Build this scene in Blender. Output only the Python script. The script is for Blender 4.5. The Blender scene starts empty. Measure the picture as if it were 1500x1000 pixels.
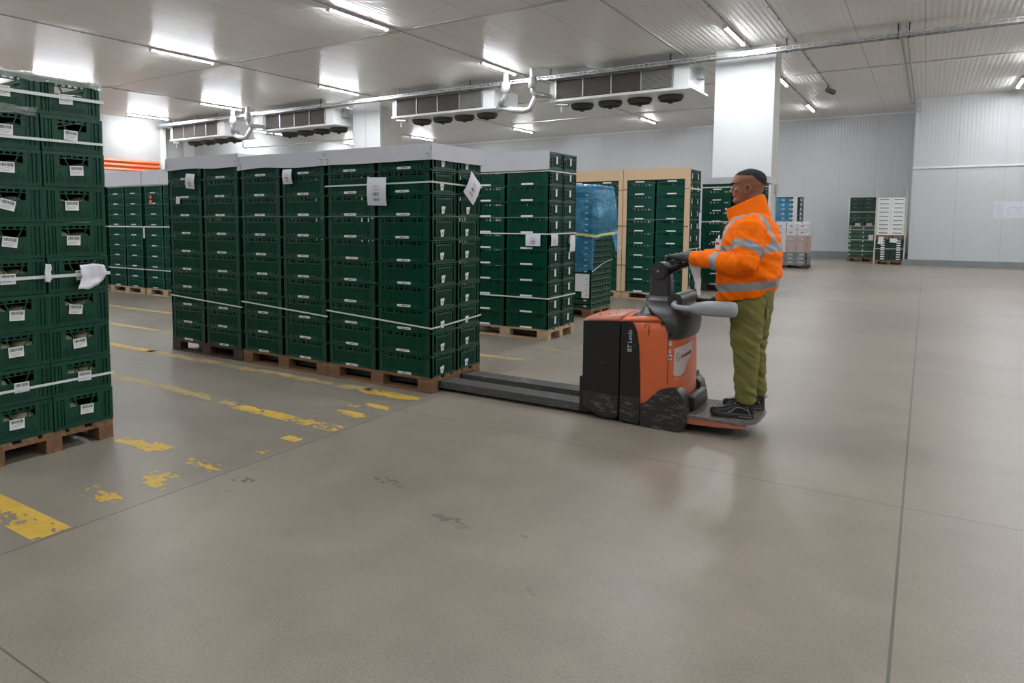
import bpy, math, random
import numpy as np
from mathutils import Vector, Matrix, noise
random.seed(7)
PI = math.pi
scene = bpy.context.scene
col = scene.collection

# ---------------------------------------------------------------- camera
cd = bpy.data.cameras.new('camera')
cam = bpy.data.objects.new('camera', cd); col.objects.link(cam)
cam.location = (0, 0, 1.5)
cam.rotation_euler = (math.radians(85.088), 0, math.radians(34.7965))
cd.sensor_width = 36; cd.lens = 36*1035.45/1500
cd.shift_x = (750-635.1)/1500; cd.shift_y = -(500-408.65)/1500
cd.clip_end = 200
scene.camera = cam

# ---------------------------------------------------------------- world, lamps, exposure
w = bpy.data.worlds.new('world'); scene.world = w; w.use_nodes = True
w.node_tree.nodes['Background'].inputs[0].default_value = (.7, .78, .85, 1)
w.node_tree.nodes['Background'].inputs[1].default_value = 0.05
vs = scene.view_settings
vs.view_transform = 'Standard'; vs.look = 'None'; vs.gamma = 1; vs.use_curve_mapping = False
vs.exposure = 0.85
LAMP = 155.0          # emission of the LED diffusers
LAMP_X = (-23.75, -19.6, -14.3, -8.95, -3.42, 1.95, 7.3)
LAMP_Y = (-1.4, 4.1, 9.6, 14.9, 20.7, 26.4)
CEIL = 5.27

# ---------------------------------------------------------------- materials
def nt(m): return m.node_tree.nodes, m.node_tree.links
def mat(name, c, rough=.5, metal=0, var=0, vscale=8, bump=0, bscale=60, alpha=1, spec=None, emit=0, coat=0):
    m = bpy.data.materials.new(name); m.use_nodes = True
    n, l = nt(m); b = n['Principled BSDF']
    b.inputs['Base Color'].default_value = (*c, 1)
    b.inputs['Roughness'].default_value = rough; b.inputs['Metallic'].default_value = metal
    if alpha < 1: b.inputs['Alpha'].default_value = alpha
    if spec is not None: b.inputs['Specular IOR Level'].default_value = spec
    if coat: b.inputs['Coat Weight'].default_value = coat
    if emit:
        b.inputs['Emission Color'].default_value = (*c, 1); b.inputs['Emission Strength'].default_value = emit
    tc = n.new('ShaderNodeTexCoord')
    if var:
        t = n.new('ShaderNodeTexNoise'); t.inputs['Scale'].default_value = vscale; t.inputs['Detail'].default_value = 5
        l.new(tc.outputs['Object'], t.inputs['Vector'])
        mx = n.new('ShaderNodeMix'); mx.data_type = 'RGBA'
        mx.inputs[6].default_value = (*[x*(1-var) for x in c], 1); mx.inputs[7].default_value = (*[min(1, x*(1+var)) for x in c], 1)
        l.new(t.outputs['Fac'], mx.inputs[0]); l.new(mx.outputs[2], b.inputs['Base Color'])
    if bump:
        t = n.new('ShaderNodeTexNoise'); t.inputs['Scale'].default_value = bscale; t.inputs['Detail'].default_value = 3
        l.new(tc.outputs['Object'], t.inputs['Vector'])
        bp = n.new('ShaderNodeBump'); bp.inputs['Strength'].default_value = bump; bp.inputs['Distance'].default_value = .01
        l.new(t.outputs['Fac'], bp.inputs['Height']); l.new(bp.outputs[0], b.inputs['Normal'])
    return m
def math_node(n, l, op, a, b=None, c=None):
    x = n.new('ShaderNodeMath'); x.operation = op
    for i, v in enumerate((a, b, c)):
        if v is None: continue
        if isinstance(v, (int, float)): x.inputs[i].default_value = v
        else: l.new(v, x.inputs[i])
    return x.outputs[0]
def line_mask(n, l, coord, off, pitch, w):
    "1 within w of the lines coord = off + k*pitch"
    a = math_node(n, l, 'SUBTRACT', coord, off - pitch/2)
    a = math_node(n, l, 'WRAP', a, pitch, 0.0)
    a = math_node(n, l, 'SUBTRACT', a, pitch/2); a = math_node(n, l, 'ABSOLUTE', a)
    return math_node(n, l, 'LESS_THAN', a, w)

def floor_mat():
    m = bpy.data.materials.new('concrete_floor'); m.use_nodes = True
    n, l = nt(m); b = n['Principled BSDF']
    g = n.new('ShaderNodeNewGeometry'); s = n.new('ShaderNodeSeparateXYZ'); l.new(g.outputs['Position'], s.inputs[0])
    def nz(sc, det, ro=.55, dist=0):
        t = n.new('ShaderNodeTexNoise'); t.inputs['Scale'].default_value = sc; t.inputs['Detail'].default_value = det
        t.inputs['Roughness'].default_value = ro; t.inputs['Distortion'].default_value = dist
        l.new(g.outputs['Position'], t.inputs['Vector']); return t.outputs['Fac']
    big = nz(.45, 5, .6, .6); midn = nz(3, 8, .7); fine = nz(90, 4, .7)
    ramp = n.new('ShaderNodeValToRGB'); l.new(big, ramp.inputs[0])
    ramp.color_ramp.elements[0].position = .3; ramp.color_ramp.elements[1].position = .72
    ramp.color_ramp.elements[0].color = (.200, .172, .139, 1); ramp.color_ramp.elements[1].color = (.280, .241, .197, 1)
    def mix(fac, a, bb, typ='MIX'):
        x = n.new('ShaderNodeMix'); x.data_type = 'RGBA'; x.blend_type = typ
        for i, v in ((0, fac), (6, a), (7, bb)):
            if isinstance(v, (int, float)): x.inputs[i].default_value = v
            elif isinstance(v, tuple): x.inputs[i].default_value = v
            else: l.new(v, x.inputs[i])
        return x.outputs[2]
    r2 = n.new('ShaderNodeValToRGB'); l.new(midn, r2.inputs[0])
    r2.color_ramp.elements[0].position = .25; r2.color_ramp.elements[1].position = .75
    r2.color_ramp.elements[0].color = (.82, .82, .82, 1); r2.color_ramp.elements[1].color = (1.12, 1.12, 1.12, 1)
    c = mix(1.0, ramp.outputs[0], r2.outputs[0], 'MULTIPLY')
    r3 = n.new('ShaderNodeValToRGB'); l.new(fine, r3.inputs[0])
    r3.color_ramp.elements[0].position = .3; r3.color_ramp.elements[1].position = .7
    r3.color_ramp.elements[0].color = (.8, .8, .8, 1); r3.color_ramp.elements[1].color = (1.18, 1.18, 1.18, 1)
    c = mix(1.0, c, r3.outputs[0], 'MULTIPLY')
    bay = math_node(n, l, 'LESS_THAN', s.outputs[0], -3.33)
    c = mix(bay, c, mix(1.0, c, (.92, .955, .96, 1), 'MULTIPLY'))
    # scattered dark spots
    sp = nz(7, 3, .5); sp2 = nz(.9, 2)
    m1 = math_node(n, l, 'GREATER_THAN', sp, .705); m2 = math_node(n, l, 'GREATER_THAN', sp2, .5)
    c = mix(math_node(n, l, 'MULTIPLY', math_node(n, l, 'MULTIPLY', m1, m2), .45), c, (.11, .10, .085, 1))
    jx = line_mask(n, l, s.outputs[0], -.03, 3.3, .0055); jy = line_mask(n, l, s.outputs[1], 1.07, 3.25, .004)
    j = math_node(n, l, 'MAXIMUM', jx, jy)
    c = mix(math_node(n, l, 'MULTIPLY', j, .85), c, (.085, .075, .065, 1))
    l.new(c, b.inputs['Base Color'])
    rr = n.new('ShaderNodeMapRange'); l.new(midn, rr.inputs[0]); rr.inputs[3].default_value = .30; rr.inputs[4].default_value = .5
    l.new(rr.outputs[0], b.inputs['Roughness'])
    bp = n.new('ShaderNodeBump'); bp.inputs['Strength'].default_value = .12; bp.inputs['Distance'].default_value = .004
    l.new(fine, bp.inputs['Height']); l.new(bp.outputs[0], b.inputs['Normal'])
    return m

def panel_mat(name, c, axis, rib, pitch, off, rough, strength=.3, seamdark=.55, spec=.35, ior=1.5):
    "sandwich panel sheet: fine ribs across `axis` plus a seam every pitch"
    m = bpy.data.materials.new(name); m.use_nodes = True
    n, l = nt(m); b = n['Principled BSDF']
    g = n.new('ShaderNodeNewGeometry'); s = n.new('ShaderNodeSeparateXYZ'); l.new(g.outputs['Position'], s.inputs[0])
    a = s.outputs[axis]
    seam = line_mask(n, l, a, off, pitch, .007)
    t = n.new('ShaderNodeTexNoise'); t.inputs['Scale'].default_value = .8; t.inputs['Detail'].default_value = 4
    l.new(g.outputs['Position'], t.inputs['Vector'])
    mx = n.new('ShaderNodeMix'); mx.data_type = 'RGBA'; l.new(t.outputs['Fac'], mx.inputs[0])
    mx.inputs[6].default_value = (*[x*.95 for x in c], 1); mx.inputs[7].default_value = (*c, 1)
    m2 = n.new('ShaderNodeMix'); m2.data_type = 'RGBA'; l.new(seam, m2.inputs[0])
    l.new(mx.outputs[2], m2.inputs[6]); m2.inputs[7].default_value = (*[x*seamdark for x in c], 1)
    l.new(m2.outputs[2], b.inputs['Base Color'])
    b.inputs['Roughness'].default_value = rough; b.inputs['Specular IOR Level'].default_value = spec; b.inputs['IOR'].default_value = ior
    wv = math_node(n, l, 'SINE', math_node(n, l, 'MULTIPLY', a, 2*PI/rib))
    bp = n.new('ShaderNodeBump'); bp.inputs['Strength'].default_value = strength; bp.inputs['Distance'].default_value = .002
    l.new(wv, bp.inputs['Height']); l.new(bp.outputs[0], b.inputs['Normal'])
    return m

def wood_mat(name, c1, c2):
    m = bpy.data.materials.new(name); m.use_nodes = True
    n, l = nt(m); b = n['Principled BSDF']; tc = n.new('ShaderNodeTexCoord')
    mp = n.new('ShaderNodeMapping'); mp.inputs['Scale'].default_value = (2.2, 14, 14); l.new(tc.outputs['Object'], mp.inputs[0])
    t = n.new('ShaderNodeTexNoise'); t.inputs['Scale'].default_value = 2.5; t.inputs['Detail'].default_value = 7; t.inputs['Distortion'].default_value = .8
    l.new(mp.outputs[0], t.inputs['Vector'])
    r = n.new('ShaderNodeValToRGB'); l.new(t.outputs['Fac'], r.inputs[0])
    r.color_ramp.elements[0].position = .3; r.color_ramp.elements[1].position = .7
    r.color_ramp.elements[0].color = (*c1, 1); r.color_ramp.elements[1].color = (*c2, 1)
    l.new(r.outputs[0], b.inputs['Base Color']); b.inputs['Roughness'].default_value = .75
    return m

def worn_mat(name, c, wear, scale, amount, rough=.4):
    m = bpy.data.materials.new(name); m.use_nodes = True
    n, l = nt(m); b = n['Principled BSDF']; tc = n.new('ShaderNodeTexCoord')
    mp = n.new('ShaderNodeMapping'); mp.inputs['Scale'].default_value = (1, 1, 4); l.new(tc.outputs['Object'], mp.inputs[0])
    t = n.new('ShaderNodeTexNoise'); t.inputs['Scale'].default_value = scale; t.inputs['Detail'].default_value = 9; t.inputs['Roughness'].default_value = .7
    l.new(mp.outputs[0], t.inputs['Vector'])
    r = n.new('ShaderNodeValToRGB'); l.new(t.outputs['Fac'], r.inputs[0])
    r.color_ramp.elements[0].position = amount; r.color_ramp.elements[1].position = min(1, amount+.12)
    r.color_ramp.elements[0].color = (*c, 1); r.color_ramp.elements[1].color = (*wear, 1)
    l.new(r.outputs[0], b.inputs['Base Color']); b.inputs['Roughness'].default_value = rough
    return m

def film_mat(name, c, alpha, rough=.12):
    m = bpy.data.materials.new(name); m.use_nodes = True
    n, l = nt(m); b = n['Principled BSDF']
    b.inputs['Base Color'].default_value = (*c, 1); b.inputs['Roughness'].default_value = rough
    b.inputs['Specular IOR Level'].default_value = 1.0
    tc = n.new('ShaderNodeTexCoord')
    t = n.new('ShaderNodeTexNoise'); t.inputs['Scale'].default_value = 5; t.inputs['Detail'].default_value = 6; t.inputs['Distortion'].default_value = 1.5
    l.new(tc.outputs['Object'], t.inputs['Vector'])
    mr = n.new('ShaderNodeMapRange'); l.new(t.outputs['Fac'], mr.inputs[0])
    mr.inputs[1].default_value = .35; mr.inputs[2].default_value = .7; mr.inputs[3].default_value = alpha*.75; mr.inputs[4].default_value = min(1, alpha*1.35)
    l.new(mr.outputs[0], b.inputs['Alpha'])
    bp = n.new('ShaderNodeBump'); bp.inputs['Strength'].default_value = 1; bp.inputs['Distance'].default_value = .03
    l.new(t.outputs['Fac'], bp.inputs['Height']); l.new(bp.outputs[0], b.inputs['Normal'])
    return m

M = dict(
    floor=floor_mat(),
    ceiling=panel_mat('ceiling_panel', (.83, .805, .77), 0, .10, 1.15, -.2, .28, .8, .6, .4, 1.15),
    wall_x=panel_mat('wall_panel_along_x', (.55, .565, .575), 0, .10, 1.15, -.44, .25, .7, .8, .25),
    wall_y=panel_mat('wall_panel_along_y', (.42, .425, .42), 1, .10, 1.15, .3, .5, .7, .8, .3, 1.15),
    column=panel_mat('column_panel', (.70, .72, .725), 0, .10, 30, .1, .4, .5, .55, .3, 1.3),
    column_side=mat('column_side_sheet', (.55, .54, .49), .5, var=.12, vscale=3),
    trim=mat('white_trim', (.72, .72, .71), .4), strip=mat('ceiling_strip', (.50, .49, .47), .4),
    curb=mat('grey_concrete_curb', (.22, .24, .25), .7, var=.3, vscale=3, bump=.3),
    white=mat('white_painted_steel', (.76, .77, .77), .35), lampbody=mat('lamp_housing', (.75, .75, .75), .4),
    lamp=mat('led_diffuser', (.93, .96, 1.0), .4, emit=LAMP),
    coil=mat('brown_coil_fins', (.060, .048, .038), .6, var=.3, vscale=6), darkplastic=mat('dark_fan_plastic', (.05, .045, .04), .5),
    galv=mat('galvanised_steel', (.50, .51, .52), .38, .85, var=.2, vscale=10), pipe=mat('silver_pipe_lagging', (.42, .43, .44), .38, .6, bump=.3, bscale=14),
    conduit=mat('grey_conduit', (.36, .35, .33), .5), black=mat('black_plastic', (.012, .012, .013), .4),
    green=mat('dark_green_crate_plastic', (.0022, .054, .031), .29, var=.3, vscale=4, spec=.45),
    green2=mat('bright_green_crate_plastic', (.004, .062, .038), .38, var=.2, vscale=3, spec=.3),
    green3=mat('blackish_green_crate_plastic', (.006, .028, .02), .4, var=.25, vscale=3),
    greengrey=mat('faded_green_crate_plastic', (.05, .12, .085), .45, var=.2, vscale=3),
    label=mat('white_label', (.80, .81, .80), .5), print=mat('label_print', (.10, .11, .13), .6), printlight=mat('label_print_grey', (.38, .39, .42), .6),
    strap=mat('white_strap', (.66, .70, .68), .4), paper=mat('white_paper', (.72, .72, .78), .6),
    lid=mat('pale_grey_lid_board', (.53, .53, .57), .55, var=.06, vscale=4),
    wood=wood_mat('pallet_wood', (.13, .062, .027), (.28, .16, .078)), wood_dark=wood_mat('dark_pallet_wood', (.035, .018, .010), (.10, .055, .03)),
    wood_pale=wood_mat('pale_pallet_wood', (.32, .21, .12), (.55, .40, .25)), block=mat('pressed_wood_block', (.19, .098, .048), .85, var=.35, vscale=30, bump=.4, bscale=90),
    card=mat('beige_cardboard', (.60, .43, .27), .7, var=.06), cardbrown=mat('brown_cardboard', (.36, .23, .17), .7, var=.1), cardwhite=mat('white_cardboard', (.62, .62, .64), .6, var=.06),
    orange_beam=mat('orange_ribbed_sheet', (.72, .13, .035), .45), yellow=mat('worn_yellow_paint', (.56, .36, .055), .6, var=.25, vscale=12),
    yellow_faint=mat('faded_yellow_paint', (.42, .31, .13), .6, var=.25, vscale=12),
    bluefilm=film_mat('blue_film', (.07, .38, .66), .46, .15), clearfilm=film_mat('clear_film', (.78, .78, .80), .26, .12), darkfilm=film_mat('crumpled_clear_film', (.5, .55, .52), .35, .1),
    yellowtape=mat('yellow_tape', (.60, .62, .25), .5), produce=mat('pale_produce', (.42, .44, .26), .45, var=.2, vscale=10),
    truck_orange=mat('truck_orange_paint', (.66, .135, .042), .36, var=.10, vscale=5), truck_dust=worn_mat('dusty_orange_lid', (.46, .135, .07), (.48, .24, .17), 5, .5, .5),
    truck_black=worn_mat('scuffed_black_panel', (.010, .010, .011), (.16, .14, .12), 7, .63, .33),
    bumper=worn_mat('scraped_black_bumper', (.022, .022, .022), (.15, .13, .115), 14, .52, .45), console=worn_mat('dark_grey_console', (.032, .032, .033), (.08, .08, .078), 12, .58, .42),
    fork=worn_mat('scuffed_steel_fork', (.075, .072, .07), (.2, .195, .19), 10, .55, .4), lettering=mat('grey_lettering', (.42, .43, .44), .5),
    padgrey=worn_mat('grey_pad', (.33, .35, .37), (.45, .47, .48), 14, .6, .35), platform=worn_mat('worn_platform', (.13, .105, .095), (.26, .22, .20), 30, .5, .45),
    badge=mat('white_badge', (.62, .55, .54), .5), redprint=mat('red_print', (.35, .07, .05), .5), marker=mat('dark_marker', (.18, .03, .012), .5),
    jacket=mat('hi_vis_orange_cloth', (1.0, .175, .001), .7, bump=.1, bscale=220, spec=.12), reflect=mat('grey_reflective_tape', (.28, .27, .28), .38, var=.06, vscale=30, bump=.1, bscale=200),
    pants=mat('olive_cloth', (.165, .150, .036), .85, var=.22, vscale=9, bump=.2, bscale=300), skin=mat('skin', (.30, .125, .068), .48, var=.12, vscale=14),
    stubble=mat('shaved_hair_skin', (.245, .105, .062), .6), hair=mat('short_black_hair', (.008, .007, .007), .7, bump=.8, bscale=400), eye=mat('eye_white', (.22, .19, .17), .35),
    lip=mat('lip', (.24, .09, .065), .5), glove=mat('dark_grey_glove', (.040, .040, .044), .5, var=.5, vscale=22), shoe=mat('black_shoe_leather', (.008, .008, .009), .38),
    sole=mat('dark_grey_shoe_sole', (.035, .035, .037), .5), shoegrey=mat('grey_shoe_trim', (.26, .27, .28), .35), stain=mat('dark_floor_stain', (.14, .125, .105), .6),
    plan=mat('floor_plan_print', (.35, .36, .42), .6), sheet=mat('pinned_drawing_paper', (.62, .62, .69), .5), tag=mat('name_badge_plastic', (.75, .70, .72), .3),
)

# ---------------------------------------------------------------- mesh helpers
def link(o): col.objects.link(o); return o
class MB:
    def __init__(s, *mats): s.v = []; s.f = []; s.m = []; s.mats = list(mats); s.sm = []
    def mi(s, m):
        if m is None: return 0
        if m not in s.mats: s.mats.append(m)
        return s.mats.index(m)
    def add(s, vs, fs, m=None, smooth=False):
        k = len(s.v); i = s.mi(m); s.v += [tuple(x) for x in vs]
        for f in fs: s.f.append(tuple(a+k for a in f)); s.m.append(i); s.sm.append(smooth)
    def box(s, x0, x1, y0, y1, z0, z1, m=None, T=None):
        vs = [Vector((x, y, z)) for z in (z0, z1) for y in (y0, y1) for x in (x0, x1)]
        if T is not None: vs = [T @ p for p in vs]
        fs = [(0, 2, 3, 1), (4, 5, 7, 6), (0, 1, 5, 4), (2, 6, 7, 3), (0, 4, 6, 2), (1, 3, 7, 5)]
        s.add(vs, fs, m)
    def quad(s, a, b, c, d, m=None): s.add([a, b, c, d], [(0, 1, 2, 3)], m)
    def prism(s, pts, d, m=None, smooth=False):
        "closed outline pts (3D, planar) pushed along vector d"
        n = len(pts); d = Vector(d); P = [Vector(p) for p in pts]
        s.add(P + [p+d for p in P], [tuple(range(n))[::-1], tuple(range(n, 2*n))] , m)
        s.add(P + [p+d for p in P], [(i, (i+1) % n, (i+1) % n+n, i+n) for i in range(n)], m, smooth)
    def loft(s, rings, m=None, smooth=True, cap=True, closed=True):
        n = len(rings[0]); vs = [p for r in rings for p in r]; fs = []
        for i in range(len(rings)-1):
            for j in range(n if closed else n-1):
                fs.append((i*n+j, i*n+(j+1) % n, (i+1)*n+(j+1) % n, (i+1)*n+j))
        s.add(vs, fs, m, smooth)
        if cap and closed:
            s.add(rings[0], [tuple(range(n))[::-1]], m); s.add(rings[-1], [tuple(range(n))], m)
    def tube(s, pts, r, n=10, m=None, cap=True):
        s.loft(tube_rings(pts, r, n), m, cap=cap)
    def cyl(s, a, b, r, n=20, m=None, r2=None): s.loft(tube_rings([a, b], [r, r if r2 is None else r2], n), m)
    def mesh(s, name):
        me = bpy.data.meshes.new(name); me.from_pydata(s.v, [], s.f)
        for m in (s.mats or [M['white']]): me.materials.append(m if not isinstance(m, str) else M[m])
        me.polygons.foreach_set('material_index', s.m); me.polygons.foreach_set('use_smooth', s.sm)
        me.update(); return me
    def obj(s, name, parent=None, bevel=0, seg=2, recalc=False):
        o = bpy.data.objects.new(name, s.mesh(name)); link(o)
        if recalc: fix_normals(o.data)
        if parent is not None: attach(o, parent)
        if bevel:
            b = o.modifiers.new('bevel', 'BEVEL'); b.width = bevel; b.segments = seg; b.limit_method = 'ANGLE'
        return o
def fix_normals(me):
    import bmesh
    b = bmesh.new(); b.from_mesh(me); bmesh.ops.remove_doubles(b, verts=b.verts, dist=1e-5); bmesh.ops.recalc_face_normals(b, faces=b.faces); b.to_mesh(me); b.free()
def attach(o, parent):
    "parent keeping world coordinates of the mesh data (parent has only a translation/rotation)"
    o.parent = parent
    o.matrix_parent_inverse = Matrix.Identity(4)
    o.matrix_basis = parent_matrix(parent).inverted() @ o.matrix_basis
def parent_matrix(p):
    m = Matrix.LocRotScale(p.location, p.rotation_euler, p.scale)
    return (parent_matrix(p.parent) @ m) if p.parent else m
def tube_rings(pts, r, n=12, up=None, asp=1.0):
    P = [Vector(p) for p in pts]; R = r if isinstance(r, (list, tuple)) else [r]*len(P)
    rings = []; pu = None
    for i, p in enumerate(P):
        t = (P[min(i+1, len(P)-1)] - P[max(i-1, 0)]).normalized()
        if pu is None:
            pu = Vector(up) if up else (Vector((0, 0, 1)) if abs(t.z) < .9 else Vector((1, 0, 0)))
        u = (pu - t*pu.dot(t)).normalized(); v = t.cross(u); pu = u
        rr = R[i]; ru, rv = rr if isinstance(rr, (list, tuple)) else (rr, rr*asp)
        rings.append([p + u*(ru*math.cos(a)) + v*(rv*math.sin(a)) for a in [2*PI*k/n for k in range(n)]])
    return rings
def sring(c, u, v, n=28, ex=2.0):
    c, u, v = Vector(c), Vector(u), Vector(v); out = []
    for k in range(n):
        a = 2*PI*k/n; ca, sa = math.cos(a), math.sin(a)
        out.append(c + u*(math.copysign(abs(ca)**(2/ex), ca)) + v*(math.copysign(abs(sa)**(2/ex), sa)))
    return out
def arc(cx, cz, r, a0, a1, n): return [(cx+r*math.cos(math.radians(a0+(a1-a0)*i/n)), cz+r*math.sin(math.radians(a0+(a1-a0)*i/n))) for i in range(n+1)]
def remesh(mb, voxel, smooth=3, name='m', disp=None):
    "one continuous surface out of overlapping closed lofts"
    me = mb.mesh(name); o = bpy.data.objects.new(name, me); link(o); fix_normals(me)
    r = o.modifiers.new('r', 'REMESH'); r.mode = 'VOXEL'; r.voxel_size = voxel; r.use_smooth_shade = True
    if smooth:
        s = o.modifiers.new('s', 'SMOOTH'); s.factor = .5; s.iterations = smooth
    dg = bpy.context.evaluated_depsgraph_get(); dg.update()
    out = bpy.data.meshes.new_from_object(o.evaluated_get(dg)); bpy.data.objects.remove(o)
    out.materials.clear(); out.update()
    if disp:
        nor = [v.normal.copy() for v in out.vertices]
        for v, nn in zip(out.vertices, nor): v.co = v.co + nn*disp(v.co, nn)
        out.update()
    return out
def split_mesh(me, classify, names, parent, offset=None):
    "cut one mesh into sub-meshes by face class; names: class -> (object name, material)"
    groups = {}
    for p in me.polygons: groups.setdefault(classify(p.center), []).append(p.index)
    out = {}
    for k, fs in groups.items():
        nm, mt = names[k]; idx = {}; vs = []; ff = []
        for fi in fs:
            t = []
            for vi in me.polygons[fi].vertices:
                if vi not in idx:
                    idx[vi] = len(vs); v = me.vertices[vi]
                    vs.append(v.co + v.normal*(offset.get(k, 0) if offset else 0))
                t.append(idx[vi])
            ff.append(t)
        m2 = bpy.data.meshes.new(nm); m2.from_pydata(vs, [], ff); m2.materials.append(M[mt]); m2.polygons.foreach_set('use_smooth', [True]*len(ff)); m2.update()
        o = bpy.data.objects.new(nm, m2); link(o); attach(o, parent); out[k] = o
    return out
def thing(name, label, cat, loc=(0, 0, 0), group=None, rotz=0):
    o = bpy.data.objects.new(name, None); link(o); o.empty_display_size = .1
    o.location = loc; o.rotation_euler = (0, 0, rotz); o['label'] = label; o['category'] = cat
    if group: o['group'] = group
    return o
def tag(o, label, cat, group=None):
    o['label'] = label; o['category'] = cat
    if group: o['group'] = group
    return o
def struct(o): o['kind'] = 'structure'; return o
def put(name, mesh, parent, loc=(0, 0, 0), rot=(0, 0, 0)):
    o = bpy.data.objects.new(name, mesh); link(o); o.parent = parent; o.location = loc; o.rotation_euler = rot; return o

# ---------------------------------------------------------------- the hall
XW, XE, YS, YN, YP, XP = -24.7, 9.0, -6.0, 30.46, 27.34, -.44
def slab(name, m, *b): q = MB(M[m]); q.box(*b); return struct(q.obj(name))
slab('floor', 'floor', XW-.3, XE+.3, YS-.3, YN+.3, -.2, 0)
slab('ceiling', 'ceiling', XW-.3, XE+.3, YS-.3, YN+.3, CEIL, CEIL+.2)
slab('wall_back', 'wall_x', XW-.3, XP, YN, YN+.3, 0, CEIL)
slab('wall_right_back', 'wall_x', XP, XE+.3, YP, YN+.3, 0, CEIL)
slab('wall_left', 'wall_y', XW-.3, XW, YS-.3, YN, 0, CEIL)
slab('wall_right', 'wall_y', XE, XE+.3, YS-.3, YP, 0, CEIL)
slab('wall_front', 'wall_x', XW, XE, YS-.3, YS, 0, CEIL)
slab('baseboard_back', 'curb', XW, XP-.002, YN-.12, YN-.001, .001, .26)
slab('baseboard_right_back', 'curb', XP-.15, XE, YP-.12, YP-.001, .001, .19)
q = MB(M['trim']); q.box(XP+.01, XE-.01, YP-.03, YP-.001, 3.06, 3.12); struct(q.obj('trim_1'))
for i, (y, wd) in enumerate(((2.2, .1), (11.65, .1), (21.1, .1))):
    q = MB(M['strip']); q.box(XW+.01, XE-.01, y-wd/2, y+wd/2, CEIL-.012, CEIL-.0005); struct(q.obj('trim_%d' % (i+2)))
q = MB(M['trim']); q.box(XW+.001, XP-.01, YN-.06, YN-.001, CEIL-.07, CEIL-.001); struct(q.obj('trim_5'))
q = MB(M['trim']); q.box(XW+.001, XW+.16, 16.85, 17.0, .001, CEIL-.12); q.box(XW+.001, XW+.16, 17.0, 17.6, CEIL-.26, CEIL-.12); struct(q.obj('trim_6'))
q = MB(M['strip']); q.box(XW+.001, XW+.03, 17.9, 18.4, .001, 4.75); struct(q.obj('trim_7'))

def column(x0, x1, y0, y1):
    q = MB(M['column'], M['column_side'])
    q.box(x0, x1, y0, y1, 0.001, CEIL-.001, M['column'])
    q.box(x1, x1+.004, y0+.09, y1, .001, CEIL-.001, M['column_side'])
    q.box(x0-.012, x1+.012, y0-.012, y1+.012, .001, .12, M['curb'])
    if x0 < -10: q.box(x0+.52, x0+.54, y0-.006, y0, .001, CEIL-.001, M['column_side'])
    return struct(q.obj('column'))
column(-4.10, -2.86, 17.13, 17.85); column(-15.32, -14.2, 17.5, 18.6)

# floor markings: worn yellow bay lines, real paint flakes a millimetre thick
def marking(x0, x1, y, wd, dens, m='yellow', seed=0, cell=.013):
    q = MB(M[m]); nx = int((x1-x0)/cell); ny = max(2, int(wd/cell))
    if nx*ny > 14000: cell *= 2; nx //= 2; ny = max(2, ny//2)
    for i in range(nx):
        for j in range(ny):
            x = x0+i*cell; yy = y-wd/2+j*cell
            v = noise.noise(Vector((x*5+seed, yy*9, seed))) + .85*noise.noise(Vector((x*19, yy*34+seed, 3))) + .3*noise.noise(Vector((x*60, yy*60, seed)))
            edge = min(j, ny-1-j)/(ny/2); ends = min(1, min(i, nx-1-i)*cell/.12)
            if v < dens + .25*edge - .35*(1-ends) : q.quad((x, yy, .0012), (x+cell*1.02, yy, .0012), (x+cell*1.02, yy+cell*1.02, .0012), (x, yy+cell*1.02, .0012))
    if q.f: struct(q.obj('floor_marking'))
for k, a in enumerate([(-4.4, -3.34, 1.64, .19, .28), (-3.82, -3.46, 2.03, .13, -.08), (-3.8, -3.4, 2.36, .2, -.22), (-4.45, -3.97, 2.68, .16, .05), (-3.92, -3.4, 2.66, .16, -.3),
        (-3.53, -3.40, 3.03, .09, -.05), (-3.56, -3.41, 3.33, .10, .35), (-6.8, -4.7, 3.72, .13, .0, 'yellow_faint'), (-4.75, -4.4, 3.70, .11, .2, 'yellow_faint'), (-4.47, -3.36, 3.67, .14, .2),
        (-3.76, -3.40, 4.02, .12, .0), (-3.76, -3.64, 4.28, .2, .0), (-3.66, -3.38, 4.30, .10, .05), (-7.2, -3.9, 4.67, .15, .12, 'yellow_faint'), (-4.0, -3.37, 4.66, .16, .25),
        (-9.2, -7.1, 4.66, .13, .3), (-11.2, -8.1, 5.6, .13, .25, 'yellow_faint'), (-13.2, -9.6, 6.76, .13, .3, 'yellow_faint'),
        (-4.5, -3.42, 6.62, .15, .05, 'yellow_faint'), (-4.4, -3.7, 6.33, .12, -.05, 'yellow_faint'), (-4.1, -3.5, 6.0, .2, -.1, 'yellow_faint'), (-4.0, -3.25, 5.72, .13, .1, 'yellow'),
        (-3.6, -2.9, 7.35, .12, -.25, 'yellow_faint'), (-3.7, -2.9, 8.9, .14, 0, 'yellow_faint'), (-3.22, -3.08, 2.66, .34, -.42, 'stain'), (-2.0, -1.78, 2.85, .1, -.35, 'stain'), (-2.6, -2.3, 3.1, .12, -.55, 'stain')]):
    marking(*a, seed=k*3.7)

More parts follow.
